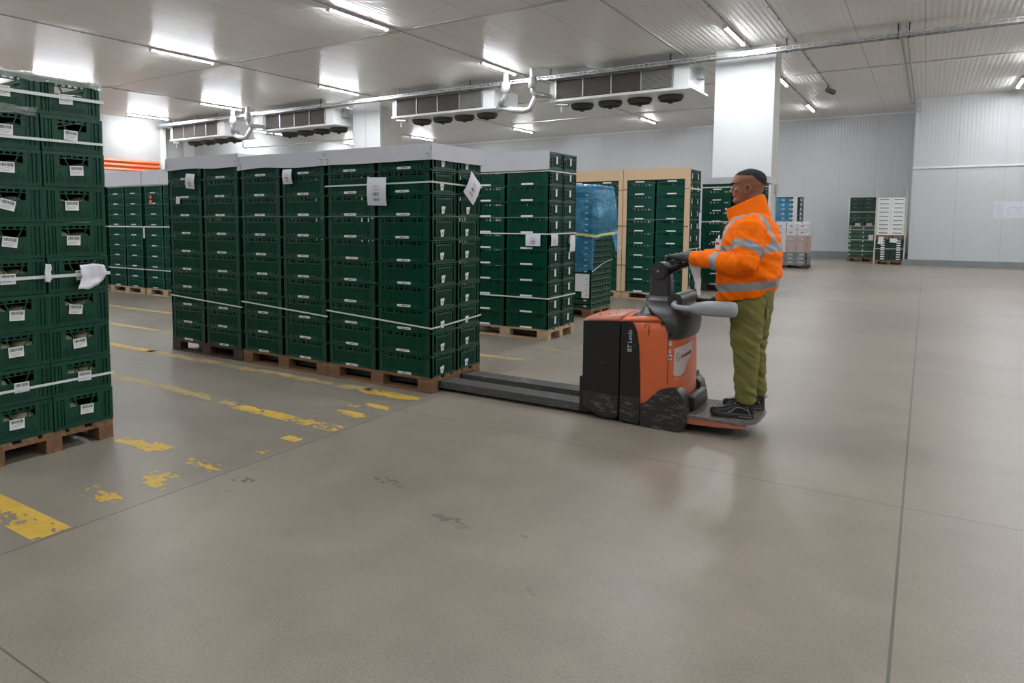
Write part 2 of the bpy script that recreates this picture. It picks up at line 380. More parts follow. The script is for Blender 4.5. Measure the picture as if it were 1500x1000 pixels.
# ---------------------------------------------------------------- ceiling services
ROWN = {-23.75: 'row by the left wall', -19.6: 'second row from the left wall', -14.3: 'third row from the left wall', -8.95: 'row over the front crate stacks', -3.42: 'row over the white column', 1.95: 'row to the right of the column', 7.3: 'row by the right wall'}
COLN = {-1.4: 'behind the viewer', 4.1: 'above the viewer', 9.6: 'nearest to the viewer', 14.9: 'just before the ceiling coolers', 20.7: 'just beyond the ceiling coolers', 26.4: 'near the back wall', 24.7: 'near the right back wall'}
hq = MB(M['lampbody']); hq.box(-.035, .035, 0, 1.65, .03, .055); hq.box(-.04, .04, -.03, 0, -.005, .055); hq.box(-.04, .04, 1.65, 1.68, -.005, .055)
hq.box(-.042, -.036, 0, 1.65, .0265, .055); hq.box(.036, .042, 0, 1.65, .0265, .055); hq.box(-.01, .01, .3, .34, .055, .078); hq.box(-.01, .01, 1.3, 1.34, .055, .078)  # side lips added to hold back the diffuser's upward light on the ceiling
lq = MB(M['lamp']); lq.loft([[Vector((.033*math.cos(a), y, .028+.017*math.sin(a))) for a in [PI+PI*k/10 for k in range(11)]] for y in (.002, 1.648)], smooth=True)
hm, lm = hq.mesh('housing'), lq.mesh('diffuser')
for lx in LAMP_X:
    for ly in LAMP_Y:
        if lx > 0 and ly > 26: ly = 24.7     # the nearer wall on the right
        t = thing('ceiling_light', 'LED strip light, %s, %s' % (ROWN[lx], COLN[ly]), 'ceiling light', (lx, ly, CEIL-.0785), 'LED strip lights on the ceiling')
        put('housing', hm, t); put('diffuser', lm, t)
def wire(name, label, cat, pts, r, m, group=None, n=10):
    q = MB(M[m]); q.tube(pts, r, n); o = q.obj(name); tag(o, label, cat, group); return o
for x, y0, y1, lb in ((-3.36, YS+.5, 28.3, 'thin grey conduit along the lamp row over the white column'), (-8.89, YS+.5, 28.3, 'thin grey conduit along the lamp row over the front crate stacks'),
        (-14.24, YS+.5, 28.3, 'thin grey conduit along the third lamp row from the left wall'), (-19.54, YS+.5, 28.3, 'thin grey conduit along the second lamp row from the left wall')):
    q = MB(M['conduit']); q.tube([(x, y0, CEIL-.014), (x, y1, CEIL-.014)], .011, 8)
    for k in range(int((y1-y0)/.9)): q.box(x-.02, x+.02, y0+k*.9, y0+k*.9+.03, CEIL-.03, CEIL-.001)
    tag(q.obj('conduit'), lb, 'conduit')
q = MB(M['conduit']); q.box(-4.81, -4.77, 5.0, 17.0, CEIL-.03, CEIL-.001); tag(q.obj('conduit'), 'flat grey conduit on the ceiling leading to the right cooler', 'conduit')
q = MB(M['conduit']); q.tube([(-2.48, 4, CEIL-.016), (-2.48, 23.1, CEIL-.016)], .013, 8)
for k in range(20): q.box(-2.505, -2.455, 4+k, 4.04+k, CEIL-.035, CEIL-.001)
tag(q.obj('conduit'), 'dark conduit on the ceiling that ends at the black detector', 'conduit')
t = thing('ceiling_detector', 'small black detector at the end of a ceiling conduit right of the column', 'detector', (-2.48, 23.3, CEIL))
q = MB(M['black']); q.cyl((-2.48, 23.2, CEIL-.001), (-2.48, 23.2, CEIL-.12), .02); q.obj('bracket', t)
q = MB(M['black']); q.cyl((-2.48, 23.1, CEIL-.15), (-2.36, 23.4, CEIL-.19), .07, 16); q.obj('camera_body', t)
for dx, lb in ((0, 'left of the two pale vertical-looking conduits leading to the wall corner'), (.12, 'right of the two pale conduits leading to the wall corner')):
    q = MB(M['conduit']); q.tube([(-.62+dx, 16.9, CEIL-.03), (-.60+dx, 27.1, CEIL-.03), (-.60+dx, 27.25, CEIL-.12), (-.47, 27.28-dx/3, CEIL-.18-dx)], .016, 8)
    tag(q.obj('conduit'), lb, 'conduit')
t = thing('junction_box', 'small cluster of grey fittings at the top of the wall corner', 'junction box', (-.4, 27.3, 5.0))
q = MB(M['galv']); q.box(-.44, -.32, 27.25, 27.335, 4.98, 5.12); q.obj('box', t)
q = MB(M['galv']); q.box(-.40, -.30, 27.27, 27.335, 4.84, 4.9); q.obj('clamp', t)

# cable tray
t = thing('cable_tray', 'long perforated steel cable tray hung under the ceiling above the coolers', 'cable tray', (-10, 16.72, 5.02))
q = MB(M['galv'])
for x0 in np.arange(XW+.1, XE-.1, .125):
    q.box(x0, x0+.03, 16.62, 16.82, 5.0, 5.008)
    q.box(x0, x0+.03, 16.617, 16.622, 5.0, 5.07); 
q.box(XW+.1, XE-.1, 16.615, 16.623, 5.065, 5.085); q.box(XW+.1, XE-.1, 16.615, 16.623, 4.995, 5.012); q.box(XW+.1, XE-.1, 16.817, 16.825, 4.995, 5.085); q.box(XW+.1, XE-.1, 16.70, 16.74, 4.995, 5.004)
q.obj('tray', t)
q = MB(M['conduit'])
for k in range(5): q.tube([(XW+.2, 16.66+.03*k, 5.022), (XE-.2, 16.66+.03*k, 5.022)], .012, 6)
q.obj('cables', t)
for x in (-23.8, -21.1, -19.7, -16.0, -13.6, -10.4, -8.0, -5.0, -2.59, -.63, -.45, 2.2, 5.2):
    q = MB(M['black']); q.box(x-.012, x+.012, 16.715, 16.725, 5.0, CEIL-.001); q.box(x-.02, x+.02, 16.60, 16.84, 4.985, 4.995); q.obj('hanger', t)

# ceiling coolers
def cooler(x0, x1, label, box):
    y0, y1 = 16.9, 18.25; t = thing('ceiling_cooler', label, 'air cooler', ((x0+x1)/2, 17.5, 4.5), 'evaporator coolers hung from the ceiling')
    q = MB(M['white']); q.box(x0+.14, x1-.38, y0+.03, y1-.03, 4.56, 5.02); q.box(x0+.1, x1-.3, y0, y1, 5.0, 5.03); q.obj('housing', t)
    q = MB(M['white']); q.prism([(x0, y0-.04, 4.46), (x1+.08, y0-.04, 4.46), (x1+.08, y0-.04, 4.52), (x0, y0-.04, 4.52)], (0, y1-y0+.08, 0))
    q.obj('drip_tray', t, bevel=.008)
    for a, b in ((x0, x0+.14), (x1-.36, x1)):
        q = MB(M['white']); q.box(a, b, y0, y1, 4.52, 5.03); q.obj('end_panel', t, bevel=.01)
    n = 4; xa, xb = x0+.16, x1-.38; wd = (xb-xa)/n
    for k in range(n):
        q = MB(M['coil']); q.box(xa+k*wd+.015, xa+(k+1)*wd-.015, y1-.04, y1-.004, 4.545, 4.985); q.obj('coil_panel', t)
        q = MB(M['coil'], M['conduit']); q.box(xa+k*wd+.015, xa+(k+1)*wd-.015, y0+.004, y0+.04, 4.545, 4.985, M['coil'])
        if k == 3 and x0 > -15:
            for j in range(16): q.box(xa+k*wd+.02, xa+(k+1)*wd-.02, y0-.002, y0+.006, 4.555+j*.027, 4.565+j*.027, M['conduit'])
        q.obj('coil_panel', t)
    for k in range(n+1):
        q = MB(M['galv']); q.box(xa+k*wd-.014, xa+k*wd+.014, y0-.012, y0+.02, 4.53, 5.01); q.obj('divider', t)
    q = MB(M['galv']); q.tube([(x0+.1, y0-.03, 5.03), (x1-.3, y0-.03, 5.03)], .022, 8); q.obj('top_rail', t)
    for k in range(4):
        cx, cy = x0+.58+k*.76, 17.62
        q = MB(M['darkplastic'])
        prof = [(.29, 4.462), (.30, 4.41), (.27, 4.355), (.25, 4.335), (.24, 4.34), (.25, 4.45)]
        q.loft([[Vector((cx+r*math.cos(a), cy+r*math.sin(a), z)) for a in [2*PI*i/28 for i in range(28)]] for r, z in prof], cap=False)
        q.loft([[Vector((cx+r*math.cos(a), cy+r*math.sin(a), 4.458)) for a in [2*PI*i/28 for i in range(28)]] for r in (.29, .001)], cap=False)
        f = q.obj('fan', t)
        g = MB(M['darkplastic'])
        for r in (.08, .13, .18, .23):
            g.tube([(cx+r*math.cos(a), cy+r*math.sin(a), 4.335-.03*(1-r/.23)) for a in [2*PI*i/24 for i in range(25)]], .004, 5, cap=False)
        for i in range(8):
            a = i*PI/4; g.tube([(cx, cy, 4.305), (cx+.25*math.cos(a), cy+.25*math.sin(a), 4.338)], .004, 5)
        g.obj('grille', f)
        g = MB(M['darkplastic']); g.cyl((cx, cy, 4.275), (cx, cy, 4.45), .055, 16, r2=.07); g.obj('hub', f)
    for a in (x0+.2, (x0+x1)/2-.1, x1-.4):
        q = MB(M['conduit']); q.box(a-.008, a+.008, y0+.02, y0+.036, 5.02, CEIL-.001); q.box(a-.03, a+.03, y0-.02, y0+.05, 4.99, 5.05); q.obj('hanger_rod', t)
    if box:
        q = MB(M['padgrey']); q.box(x1+.06, x1+.2, 17.2, 17.45, 4.72, 4.98); b = q.obj('switch_box', t, bevel=.01)
        q = MB(M['conduit']); q.tube([(x1+.0, 17.3, 5.0), (x1+.12, 17.3, 5.03), (x1+.13, 17.3, 4.98)], .012, 6); q.obj('cable', t)
    q = MB(M['galv']); q.cyl((x0+.3, 16.95, 4.46), (x0+.3, 16.95, 4.2), .025); q.cyl((x0+.15, 16.95, 4.40), (x0+.5, 16.95, 4.36), .05); q.obj('drain_valve', t)
cooler(-8.10, -4.62, 'white ceiling cooler with four fans nearest the thick white column', True)
cooler(-13.25, -9.75, 'white ceiling cooler in front of the narrow column, left of the big silver pipes', False)
cooler(-18.9, -15.6, 'white ceiling cooler just left of the narrow column', True)
cooler(-24.1, -20.9, 'leftmost white ceiling cooler, beside the left wall', False)
for dx, lb in ((0, 'in the gap between the two right-hand coolers'), (-10.75, 'in the gap between the two left-hand coolers')):
    y = 16.45
    P = lambda *a: [(x+dx, y+o, z) for x, o, z in a]
    t = thing('refrigerant_pipe', 'silver pipe elbowing into the left cooler %s' % lb, 'pipe', (-9.15+dx, y, 4.6), 'silver lagged refrigerant pipes')
    q = MB(M['pipe']); q.tube(P((-9.15, 0, CEIL-.001), (-9.15, 0, 4.75), (-9.17, 0, 4.64), (-9.26, .05, 4.55), (-9.42, .2, 4.53), (-9.62, .6, 4.56)), .07, 14); q.obj('pipe', t)
    q = MB(M['pipe']); q.tube(P((-9.15, 0, 5.02), (-9.15, 0, 5.0), (-9.15, 0, 4.75), (-9.15, 0, 4.73)), [.08, .115, .115, .08], 16); q.obj('sleeve', t)
    t = thing('refrigerant_pipe', 'silver pipe elbowing into the right cooler %s' % lb, 'pipe', (-8.4+dx, y, 4.6), 'silver lagged refrigerant pipes')
    q = MB(M['pipe']); q.tube(P((-8.38, 0, CEIL-.001), (-8.38, 0, 4.75), (-8.35, 0, 4.66), (-8.25, .02, 4.62), (-8.13, .3, 4.62), (-8.09, .6, 4.62)), .065, 14); q.obj('pipe', t)
    q = MB(M['pipe']); q.tube(P((-8.38, 0, 5.07), (-8.38, 0, 5.05), (-8.38, 0, 4.8), (-8.38, 0, 4.78)), [.07, .105, .105, .07], 16); q.obj('sleeve', t)
    o = MB(M['pipe']); o.tube(P((-9.75, .6, 4.44), (-9.4, .3, 4.42), (-8.95, .05, 4.30), (-8.6, 0, 4.24), (-8.45, 0, 4.27), (-8.38, .02, 4.40), (-8.36, .12, 4.55), (-8.35, .14, 4.60)), .075, 14)
    tag(o.obj('refrigerant_pipe'), 'thick silver pipe bending low %s' % lb, 'pipe', 'silver lagged refrigerant pipes')
wire('drain_pipe', 'thin grey drain pipe running under the two right-hand coolers', 'pipe', [(-9.47, 17.4, 4.25), (-9.47, 17.4, 4.09), (-9.4, 17.4, 4.07), (-4.12, 17.4, 4.08)], .022, 'galv')
wire('drain_pipe', 'thin grey drain pipe running under the two left-hand coolers to the narrow column', 'pipe', [(-20.4, 17.3, 4.3), (-20.4, 17.3, 4.06), (-20.3, 17.3, 4.02), (-15.34, 17.6, 4.06)], .022, 'galv')
t = thing('wall_switch', 'small beige switch box on the side of the thick white column', 'switch', (-2.85, 17.7, 2.17))
q = MB(M['column_side']); q.box(-2.855, -2.80, 17.62, 17.80, 2.08, 2.26); q.obj('box', t, bevel=.01)
q = MB(M['conduit']); q.tube([(-2.83, 17.71, 2.08), (-2.83, 17.71, 1.6)], .01, 6); q.obj('cable', t)

# orange beam, pinned plan
t = thing('rack_beam', 'orange ribbed horizontal beam fixed along the far left wall', 'beam', (XW, 14, 3.4))
q = MB(M['orange_beam'])
zz = [3.28, 3.30, 3.36, 3.38, 3.44, 3.46, 3.52, 3.54, 3.60, 3.62, 3.68]
pts = [(XW+.03, 0, 3.27)]+[(XW+(.16 if i % 4 in (0, 1) else .12), 0, z) for i, z in enumerate(zz)]+[(XW+.03, 0, 3.69)]
q.prism([(a, 10.0, c) for a, b, c in pts], (0, 6.7, 0)); q.obj('beam', t)
q = MB(M['trim']); q.box(XW+.002, XW+.08, 10.0, 16.7, 3.05, 3.27); q.obj('lower_rail', t)
t = thing('wall_drawing', 'pinned sheet with a printed floor plan on the right white wall', 'drawing', (2.0, YP, 1.75))
q = MB(M['sheet']); q.box(1.66, 3.1, YP-.006, YP-.001, 1.50, 2.01); q.obj('sheet', t)
q = MB(M['plan'])
def pl(x0, x1, z0, z1): q.box(x0, x1, YP-.0075, YP-.006, z0, z1)
for a in ((1.99, 2.22), (2.27, 2.45), (2.48, 2.6), (2.7, 2.9)):
    pl(*a, 1.62, 1.63); pl(*a, 1.82, 1.83); pl(a[0], a[0]+.01, 1.63, 1.82); pl(a[1]-.01, a[1], 1.70, 1.82)
pl(1.95, 3.06, 1.985, 1.992); pl(1.70, 1.705, 1.53, 1.98); pl(1.86, 1.865, 1.53, 1.98)
for k in range(9): pl(1.72+.01*(k % 3), 1.84-.02*(k % 2), 1.56+k*.047, 1.572+k*.047)
q.obj('plan_print', t)

# ---------------------------------------------------------------- pallets
def pallet_meshes(m, mb):
    top = MB(M[m]); ys = [(0, .145), (.20, .30), (.328, .472), (.50, .60), (.655, .8)]
    for a, b in ys: top.box(0, 1.2, a, b, .113, .135)
    for x in (0, .5275, 1.055): top.box(x, x+.145, .002, .798, .092, .113)
    bl = MB(M[mb]); bl.box(0, .145, 0, .1, .021, .092)
    bot = MB(M[m]); bot.box(0, 1.2, 0, .1, 0.001, .021)
    return top.mesh('deck'), bl.mesh('block'), bot.mesh('bottom_board')
PM = {k: pallet_meshes(*v) for k, v in dict(wood=('wood', 'block'), dark=('wood_dark', 'wood_dark'), pale=('wood_pale', 'wood_pale')).items()}
def pallet(x, y, z, label, kind='wood', turn=False, small=False):
    "corner (x, y) with the long side along X (or along Y when turned: corner is then the +X one)"
    t = thing('wooden_pallet', label, 'pallet', (x, y, z), 'wooden pallets under the crate stacks', PI/2 if turn else 0)
    a, b, c = PM[kind]
    put('deck', a, t)
    for i in range(3):
        for j in range(3): put('block', b, t, (i*.5275, (0, .35, .7)[j], 0))
        put('bottom_board', c, t, (0, (0, .35, .7)[i], 0))
    return t

# ---------------------------------------------------------------- crates
def wall_frame(side, L, W):
    "T maps (u along wall, depth inward, z) to crate space"
    if side == 'f': return Matrix(((1, 0, 0, 0), (0, 1, 0, 0), (0, 0, 1, 0), (0, 0, 0, 1))), L
    if side == 'b': return Matrix(((-1, 0, 0, L), (0, -1, 0, W), (0, 0, 1, 0), (0, 0, 0, 1))), L
    if side == 'r': return Matrix(((0, -1, 0, L), (1, 0, 0, 0), (0, 0, 1, 0), (0, 0, 0, 1))), W
    return Matrix(((0, 1, 0, 0), (-1, 0, 0, W), (0, 0, 1, 0), (0, 0, 0, 1))), W
def crate_body(L, W, H, m, style, seed=1):
    q = MB(M[m]); rnd = random.Random(seed)
    H -= .003
    q.box(.012, L-.012, .012, W-.012, .006, .014)
    for side in 'fbrl':
        T, n = wall_frame(side, L, W); B = lambda *a: q.box(*a, T=T)
        long = side in 'fb'
        if style == 'deep':      # open-fronted crate with bail handles
            B(0, n, .002, .016, 0, .016); B(0, n, -.001, .018, H-.022, H)
            B(0, n, 0, .012, .016, .022)
            for a in (0, n-.075):   # doubled corner ribs
                B(a, a+.075, .010, .014, .01, H-.01)
                for k in (0, .026, .052, .068): B(a+k, a+k+.007, 0, .012, .01, H-.012)
                for z in (.07, .12, .17): B(a, a+.075, .004, .012, z, z+.005)
            B(.075, n-.075, .006, .010, .016, .60*H if side == 'r' else H-.02)  # other walls closed above the opening height to keep the inside dark
            B(.075, n-.075, .002, .012, .585*H, .61*H)
            for k in range(int((n-.17)/.011)):
                u = .085+k*.011
                B(u, u+.005, .003, .007, .03, .030+.028*(1+.6*((k*7) % 3)))
            for s in (-1, 1):
                c0 = n/2+s*.075; c1 = n/2+s*.04
                vs = [(c0, .003, H-.02), (c0+.007, .003, H-.02), (c1+.007, .003, .60*H), (c1, .003, .60*H)]
                q.prism([T @ Vector(p) for p in vs], T.to_3x3() @ Vector((0, .008, 0)))
            B(.10, n-.10, .004, .009, H-.042, H-.036)
            for k in range(5): B(.10+k*(n-.2)/5, .10+k*(n-.2)/5+.012, .003, .01, H-.042, H-.02)
            for a in (.075, n-.105):
                B(a, a+.03, .003, .009, .6*H, H-.02)
        elif style == 'low':
            B(0, n, 0, .014, 0, .012); B(0, n, 0, .014, H-.012, H); B(.02, n-.02, .008, .012, .012, H*.62)
            for a in (0, n-.022): B(a, a+.022, 0, .014, 0, H)
            for k in range(1, 6): B(n*k/6-.006, n*k/6+.006, .002, .012, .01, H-.01)
            B(.1, n-.1, .003, .010, .40*H, .46*H)
        else:
            B(0, n, 0, .016, 0, .013); B(0, n, -.001, .018, H-.014, H); B(.02, n-.02, .003, .014, H-.030, H-.024)
            pw = .016 if long else .022
            for a in (0, n-pw): B(a, a+pw, 0, .016, 0, H)
            if long or style == 'c':
                B(pw, n-pw, .009, .012, .012, .74*H)
                B(.06, n-.06, .004, .010, .70*H, .745*H)
                u = pw
                while u < n-.03:      # irregular teeth across the slot row
                    wd = rnd.choice((.008, .012, .02, .03)); B(u, u+wd, .007, .012, .72*H, H-.01); u += wd+rnd.choice((.008, .014, .02, .03))
                B(pw, .062, .004, .010, .012, H-.02); B(n-.062, n-pw, .004, .010, .012, H-.02)
                for k in range(int((n-.14)/.0125)): B(.07+k*.0125, .0745+k*.0125, .0055, .010, .03, .66*H)
                for k in range(5): 
                    B(.022, .058, .002, .006, .03+k*.03, .034+k*.03); B(n-.058, n-.022, .002, .006, .03+k*.03, .034+k*.03)
                if long:
                    B(n/2-.16, n/2+.16, .001, .012, .012, .028); B(n/2-.19, n/2-.17, .0, .012, .012, .04); B(n/2+.17, n/2+.19, 0, .012, .012, .04)
            else:
                c0, c1 = .085, n-.085
                B(c0, c1, .006, .011, .012, .78*H); B(c0, c1, .003, .010, .72*H, .78*H)
                for k in range(int((c1-c0)/.0125)): B(c0+.006+k*.0125, c0+.010+k*.0125, .003, .007, .02, .7*H)
                for a in (pw, n-pw-.018): B(a, a+.018, .006, .012, 0.012, H-.012)
                for k in range(6): B(c0+k*(c1-c0)/6, c0+k*(c1-c0)/6+.012, .006, .012, .78*H, H-.012)
                for a in (c0-.012, c1): B(a, a+.012, .002, .012, 0, H-.01)
                B(pw+.018, c0-.012, .02, .024, .012, H-.02); B(c1+.012, n-pw-.018, .02, .024, .012, H-.02)
                for z in (.04, .09, .135):
                    if style == 'b': B(pw, c0, .004, .012, z, z+.008); B(c1, n-pw, .004, .012, z, z+.008)
    return q.mesh('crate_body')
def label_mesh(wd, ht, style):
    "flat label in the XZ plane facing -Y"
    q = MB(M['label'], M['print'], M['printlight'])
    if style == 'pill':
        pts = [(a, 0, b) for a, b in arc(-wd/2+ht/2, 0, ht/2, 90, 270, 5)]+[(a, 0, b) for a, b in arc(wd/2-ht/2, 0, ht/2, -90, 90, 5)]
        q.prism(pts[::-1], (0, .0015, 0), M['label'])
        for a, b in ((-.30, -.28), (-.16, .12), (.16, .34)): q.box(a*wd, b*wd, -.0008, 0, -.17*ht, .17*ht, M['print' if a == -.16 else 'printlight'])
    elif style == 'flag':
        q.prism([(-wd/2*.7, 0, -ht/2), (wd/2*.45, 0, -ht/2*.86), (wd/2, 0, ht/2), (-wd/2, 0, ht/2*.85)], (0, .0015, 0), M['label'])
        q.box(-wd*.2, wd*.2, -.0008, 0, -ht*.2, ht*.1, M['printlight'])
    elif style == 'plain': q.box(-wd/2, wd/2, 0, .0015, -ht/2, ht/2, M['label'])
    else:
        q.box(-wd/2, wd/2, 0, .0015, -ht/2, ht/2, M['label'])
        x = -wd*.42; r = random.Random(3)
        while x < wd*.40:
            b = r.choice((.0015, .003, .0045)); q.box(x, x+b, -.0006, 0, ht*.08, ht*.40, M['print']); x += b+r.choice((.0015, .003))
        for k in range(3): q.box(-wd*.42, wd*(.38-.1*k), -.0006, 0, ht*(-.08-.13*k), ht*(-.04-.13*k), M['printlight'])
    return q.mesh('label')
LB = dict(pill=label_mesh(.150, .021, 'pill'), flag=label_mesh(.062, .066, 'flag'), bar=label_mesh(.088, .062, 'bar'), tall=label_mesh(.042, .088, 'plain'), long=label_mesh(.165, .022, 'plain'), small=label_mesh(.05, .02, 'plain'))
ORD = ['bottom', 'second', 'third', 'fourth', 'fifth', 'sixth', 'seventh', 'eighth', 'ninth', 'tenth', 'eleventh', 'twelfth', 'thirteenth', 'fourteenth', 'fifteenth', 'sixteenth', 'seventeenth', 'eighteenth', 'nineteenth', 'twentieth', 'twenty-first']
def layer_word(k, n): return 'top' if k == n-1 else 'bottom' if k == 0 else ORD[k]
def crate(body, x, y, z, label, group, labels=(), rotz=0, name='plastic_crate'):
    "labels: (mesh key, face, u, height, tilt)"
    t = thing(name, label, 'crate', (x, y, z), group, rotz)
    put('crate_body', body, t)
    L = max(v.co.x for v in body.vertices); W = max(v.co.y for v in body.vertices)
    for key, face, u, h, tilt in labels:
        loc, rz = {'f': ((u, -.003, h), 0), 'r': ((L+.003, u, h), PI/2)}[face]
        put('label', LB[key], t, loc, (0, tilt, rz))
    return t

def crate_stack(body, xs, ys, z0, pitch, n, desc, group, front=None, end=None, which=None, jit=.003, look='dark green crate'):
    "grid of crates; xs/ys: list of (x, y, column words)"
    for (x, y, words, faces) in xs:
        for k in range(n):
            lb = []
            if 'f' in faces and front: lb += front(k)
            if 'r' in faces and end: lb += end(k)
            crate(body, x+random.uniform(-jit, jit), y+random.uniform(-jit, jit)*.6, z0+k*pitch, '%s, %s layer, %s of %s' % (look, layer_word(k, n), words, desc), group, lb)

def strap(x0, x1, y0, y1, z, label, wd=.014, dz=(0, 0, 0, 0), th=.0025):
    "plastic strap around a stack; dz = height offset at the four corners (x0y0, x1y0, x1y1, x0y1)"
    q = MB(M['strap']); o = .006
    C = [(x0-o, y0-o, z+dz[0]), (x1+o, y0-o, z+dz[1]), (x1+o, y1+o, z+dz[2]), (x0-o, y1+o, z+dz[3])]
    cx, cy = (x0+x1)/2, (y0+y1)/2
    for i in range(4):
        a, b = C[i], C[(i+1) % 4]
        out = Vector((math.copysign(th, a[0]-cx), math.copysign(th, a[1]-cy), 0)); outb = Vector((math.copysign(th, b[0]-cx), math.copysign(th, b[1]-cy), 0))
        A, Bv = Vector(a), Vector(b); u = Vector((0, 0, wd/2))
        q.add([A-u, Bv-u, Bv+u, A+u, A+out-u, Bv+outb-u, Bv+outb+u, A+out+u], [(0, 3, 2, 1), (4, 5, 6, 7), (0, 1, 5, 4), (3, 7, 6, 2)])
    return tag(q.obj('plastic_strap'), label, 'strap', 'straps around the crate stacks')

def lid(x0, x1, y0, y1, z0, z1, label, ripple=.006, notch=True):
    t = thing('stack_lid', label, 'lid', ((x0+x1)/2, (y0+y1)/2, z0), 'pale board lids on the crate stacks')
    q = MB(M['lid']); n = 12
    per = [(x0+(x1-x0)*i/n, y0) for i in range(n)]+[(x1, y0+(y1-y0)*i/n) for i in range(n)]+[(x1-(x1-x0)*i/n, y1) for i in range(n)]+[(x0, y1-(y1-y0)*i/n) for i in range(n)]
    cx, cy = (x0+x1)/2, (y0+y1)/2
    def ring(z, s, a=0):
        return [Vector((cx+(x-cx)*(1+s/(x1-x0)), cy+(y-cy)*(1+s/(y1-y0)), z+a*noise.noise(Vector((x*2.3, y*2.3, z+x0))))) for x, y in per]
    q.loft([ring(z1, .002, ripple*.7), ring(z0, .026, ripple*1.6), ring(z0, .018, ripple*1.6), ring(z1-.006, -.006, ripple*.7)], smooth=False, cap=False)
    top = ring(z1, .002, ripple*.7); q.add(top, [tuple(range(len(top)))]); low = ring(z1-.006, -.006, ripple*.7); q.add(low, [tuple(range(len(low)))[::-1]])
    q.obj('cover', t)
    if notch:
        q = MB(M['print']); yf = y0-.015
        for s, xx in ((1, x0+.02), (-1, x1-.05)):
            q.box(xx, xx+.028, yf-.001, yf, z0+.052, z0+.057)
            T = Matrix.Translation((xx+(.028 if s > 0 else .03), yf, z0+.03)) @ Matrix.Rotation(.25, 4, 'Y'); q.box(-.002, .002, -.001, 0, -.02, .022, T=T)
            T = Matrix.Translation((xx+(.004 if s > 0 else .05), yf, z1-.04)) @ Matrix.Rotation(.2, 4, 'Y'); q.box(-.002, .002, -.001, 0, -.018, .018, T=T)
        q.obj('tab_cut', t)
    return t

def paper(loc, wd, ht, rot, label, bend=.012, codes=True, name='paper_sheet'):
    "sheet hanging in its local XZ plane, facing -Y"
    t = thing(name, label, 'paper sheet', loc); t.rotation_euler = rot
    q = MB(M['paper']); nx, nz = 6, 8
    f = lambda u, v: Vector(((u-.5)*wd, -bend*math.sin(PI*v)*(1+.5*math.sin(3*u)) - bend*.6*(u-.5)**2, (v-.5)*ht))
    for th in (0, .0012):
        q.add([f(i/nx, j/nz)+Vector((0, th, 0)) for j in range(nz+1) for i in range(nx+1)], [((j*(nx+1)+i), (j*(nx+1)+i+1), ((j+1)*(nx+1)+i+1), ((j+1)*(nx+1)+i))[::(1 if th == 0 else -1)] for j in range(nz) for i in range(nx)], smooth=True)
    put('sheet', q.mesh('sheet'), t)
    if codes:
        q = MB(M['print'], M['printlight'])
        def patch(u0, u1, v0, v1, m):
            a = [f(u0, v0), f(u1, v0), f(u1, v1), f(u0, v1)]; q.quad(*[p+Vector((0, -.0012, 0)) for p in a], m)
        for v0, v1 in ((.34, .47), (.16, .27)):
            u = .35
            while u < .66: patch(u, u+.014, v0, v1, M['print']); u += random.choice((.022, .03, .04))
        for k in range(4): patch(.34, .70-.05*(k % 3), .55+.05*k, .565+.05*k, M['printlight'])
        put('print', q.mesh('print'), t)
    return t

ZP = .135
# --- long front row: three pallets, ten layers of long flat crates
GA = 'crates of the long front row'
bodyA = crate_body(.596, .396, .198, 'green', 'a', 11)
PX = (-7.03, -5.815, -4.61); STN = ('left front row stack', 'middle front row stack', 'right front row stack')
def lblA(k): return [('pill', 'f', .298+random.uniform(-.012, .012), .014, 0)]
def endA(k): return [('flag', 'r', .165+random.uniform(-.01, .01), .05, random.uniform(-.05, .08))]
YA = 4.88
for i, x0 in enumerate(PX):
    pallet(x0, YA-.006, 0, ('dark shaded wooden pallet under the left stack of the front row', 'wooden pallet under the middle stack of the front row', 'wooden pallet with the truck forks in it, under the right stack of the front row')[i], 'dark' if i == 0 else 'wood')  # left pallet's shade is put into a darker wood colour
    cols = [(x0+.002, YA, 'left column', 'f'), (x0+.600, YA, 'right column', 'fr')]
    crate_stack(bodyA, cols, None, ZP, .198, 10, STN[i], GA, lblA, endA if i == 2 else None, jit=.002)
crate_stack(bodyA, [(PX[2]+.600, YA+.400, 'rear column', 'r')], None, ZP, .198, 10, STN[2], GA, None, endA, jit=.002)
# rear columns of the other two stacks close the row behind
lid(-7.05, -5.83, YA-.01, YA+.81, 2.03, 2.165, 'wavy pale grey board lid on the left stack of the front row', .012)
lid(-5.82, -4.62, YA-.01, YA+.81, 1.99, 2.125, 'pale grey board lid on the middle stack of the front row', .012)
lid(-4.61, -3.40, YA-.01, YA+.81, 1.985, 2.125, 'pale grey board lid on the right stack of the front row', .004)
for i, (za, zb) in enumerate(((.635, .575), (.64, .575), (.635, .565))):
    x0 = PX[i]; strap(x0, x0+1.197, YA, YA+.797, za, 'white strap low around the %s' % STN[i], dz=(0, zb-za, zb-za+.03, 0))
strap(PX[2], PX[2]+1.197, YA, YA+.797, 1.795, 'white strap high around the right stack of the long front row', dz=(0, .01, -.01, 0))
paper((-3.97, YA-.035, 1.735), .215, .245, (.05, 0.03, 0), 'white barcode sheet tucked under the high strap of the right front stack')
paper((-3.365, 5.45, 1.77), .20, .23, (0, .62, PI/2), 'white sheet hanging cornerwise on the end of the right front stack')
paper((-5.08, YA-.035, 1.90), .125, .14, (.04, -.02, 0), 'white sheet hanging from the lid of the middle front stack')
paper((-6.58, YA-.035, 1.90), .135, .16, (.04, .10, .1), 'tilted white sheet hanging from the lid of the left front stack')
paper((-6.84, YA-.012, 1.70), .07, .08, (0, .1, 0), 'small torn grey label stuck on the left front stack', .002, False)

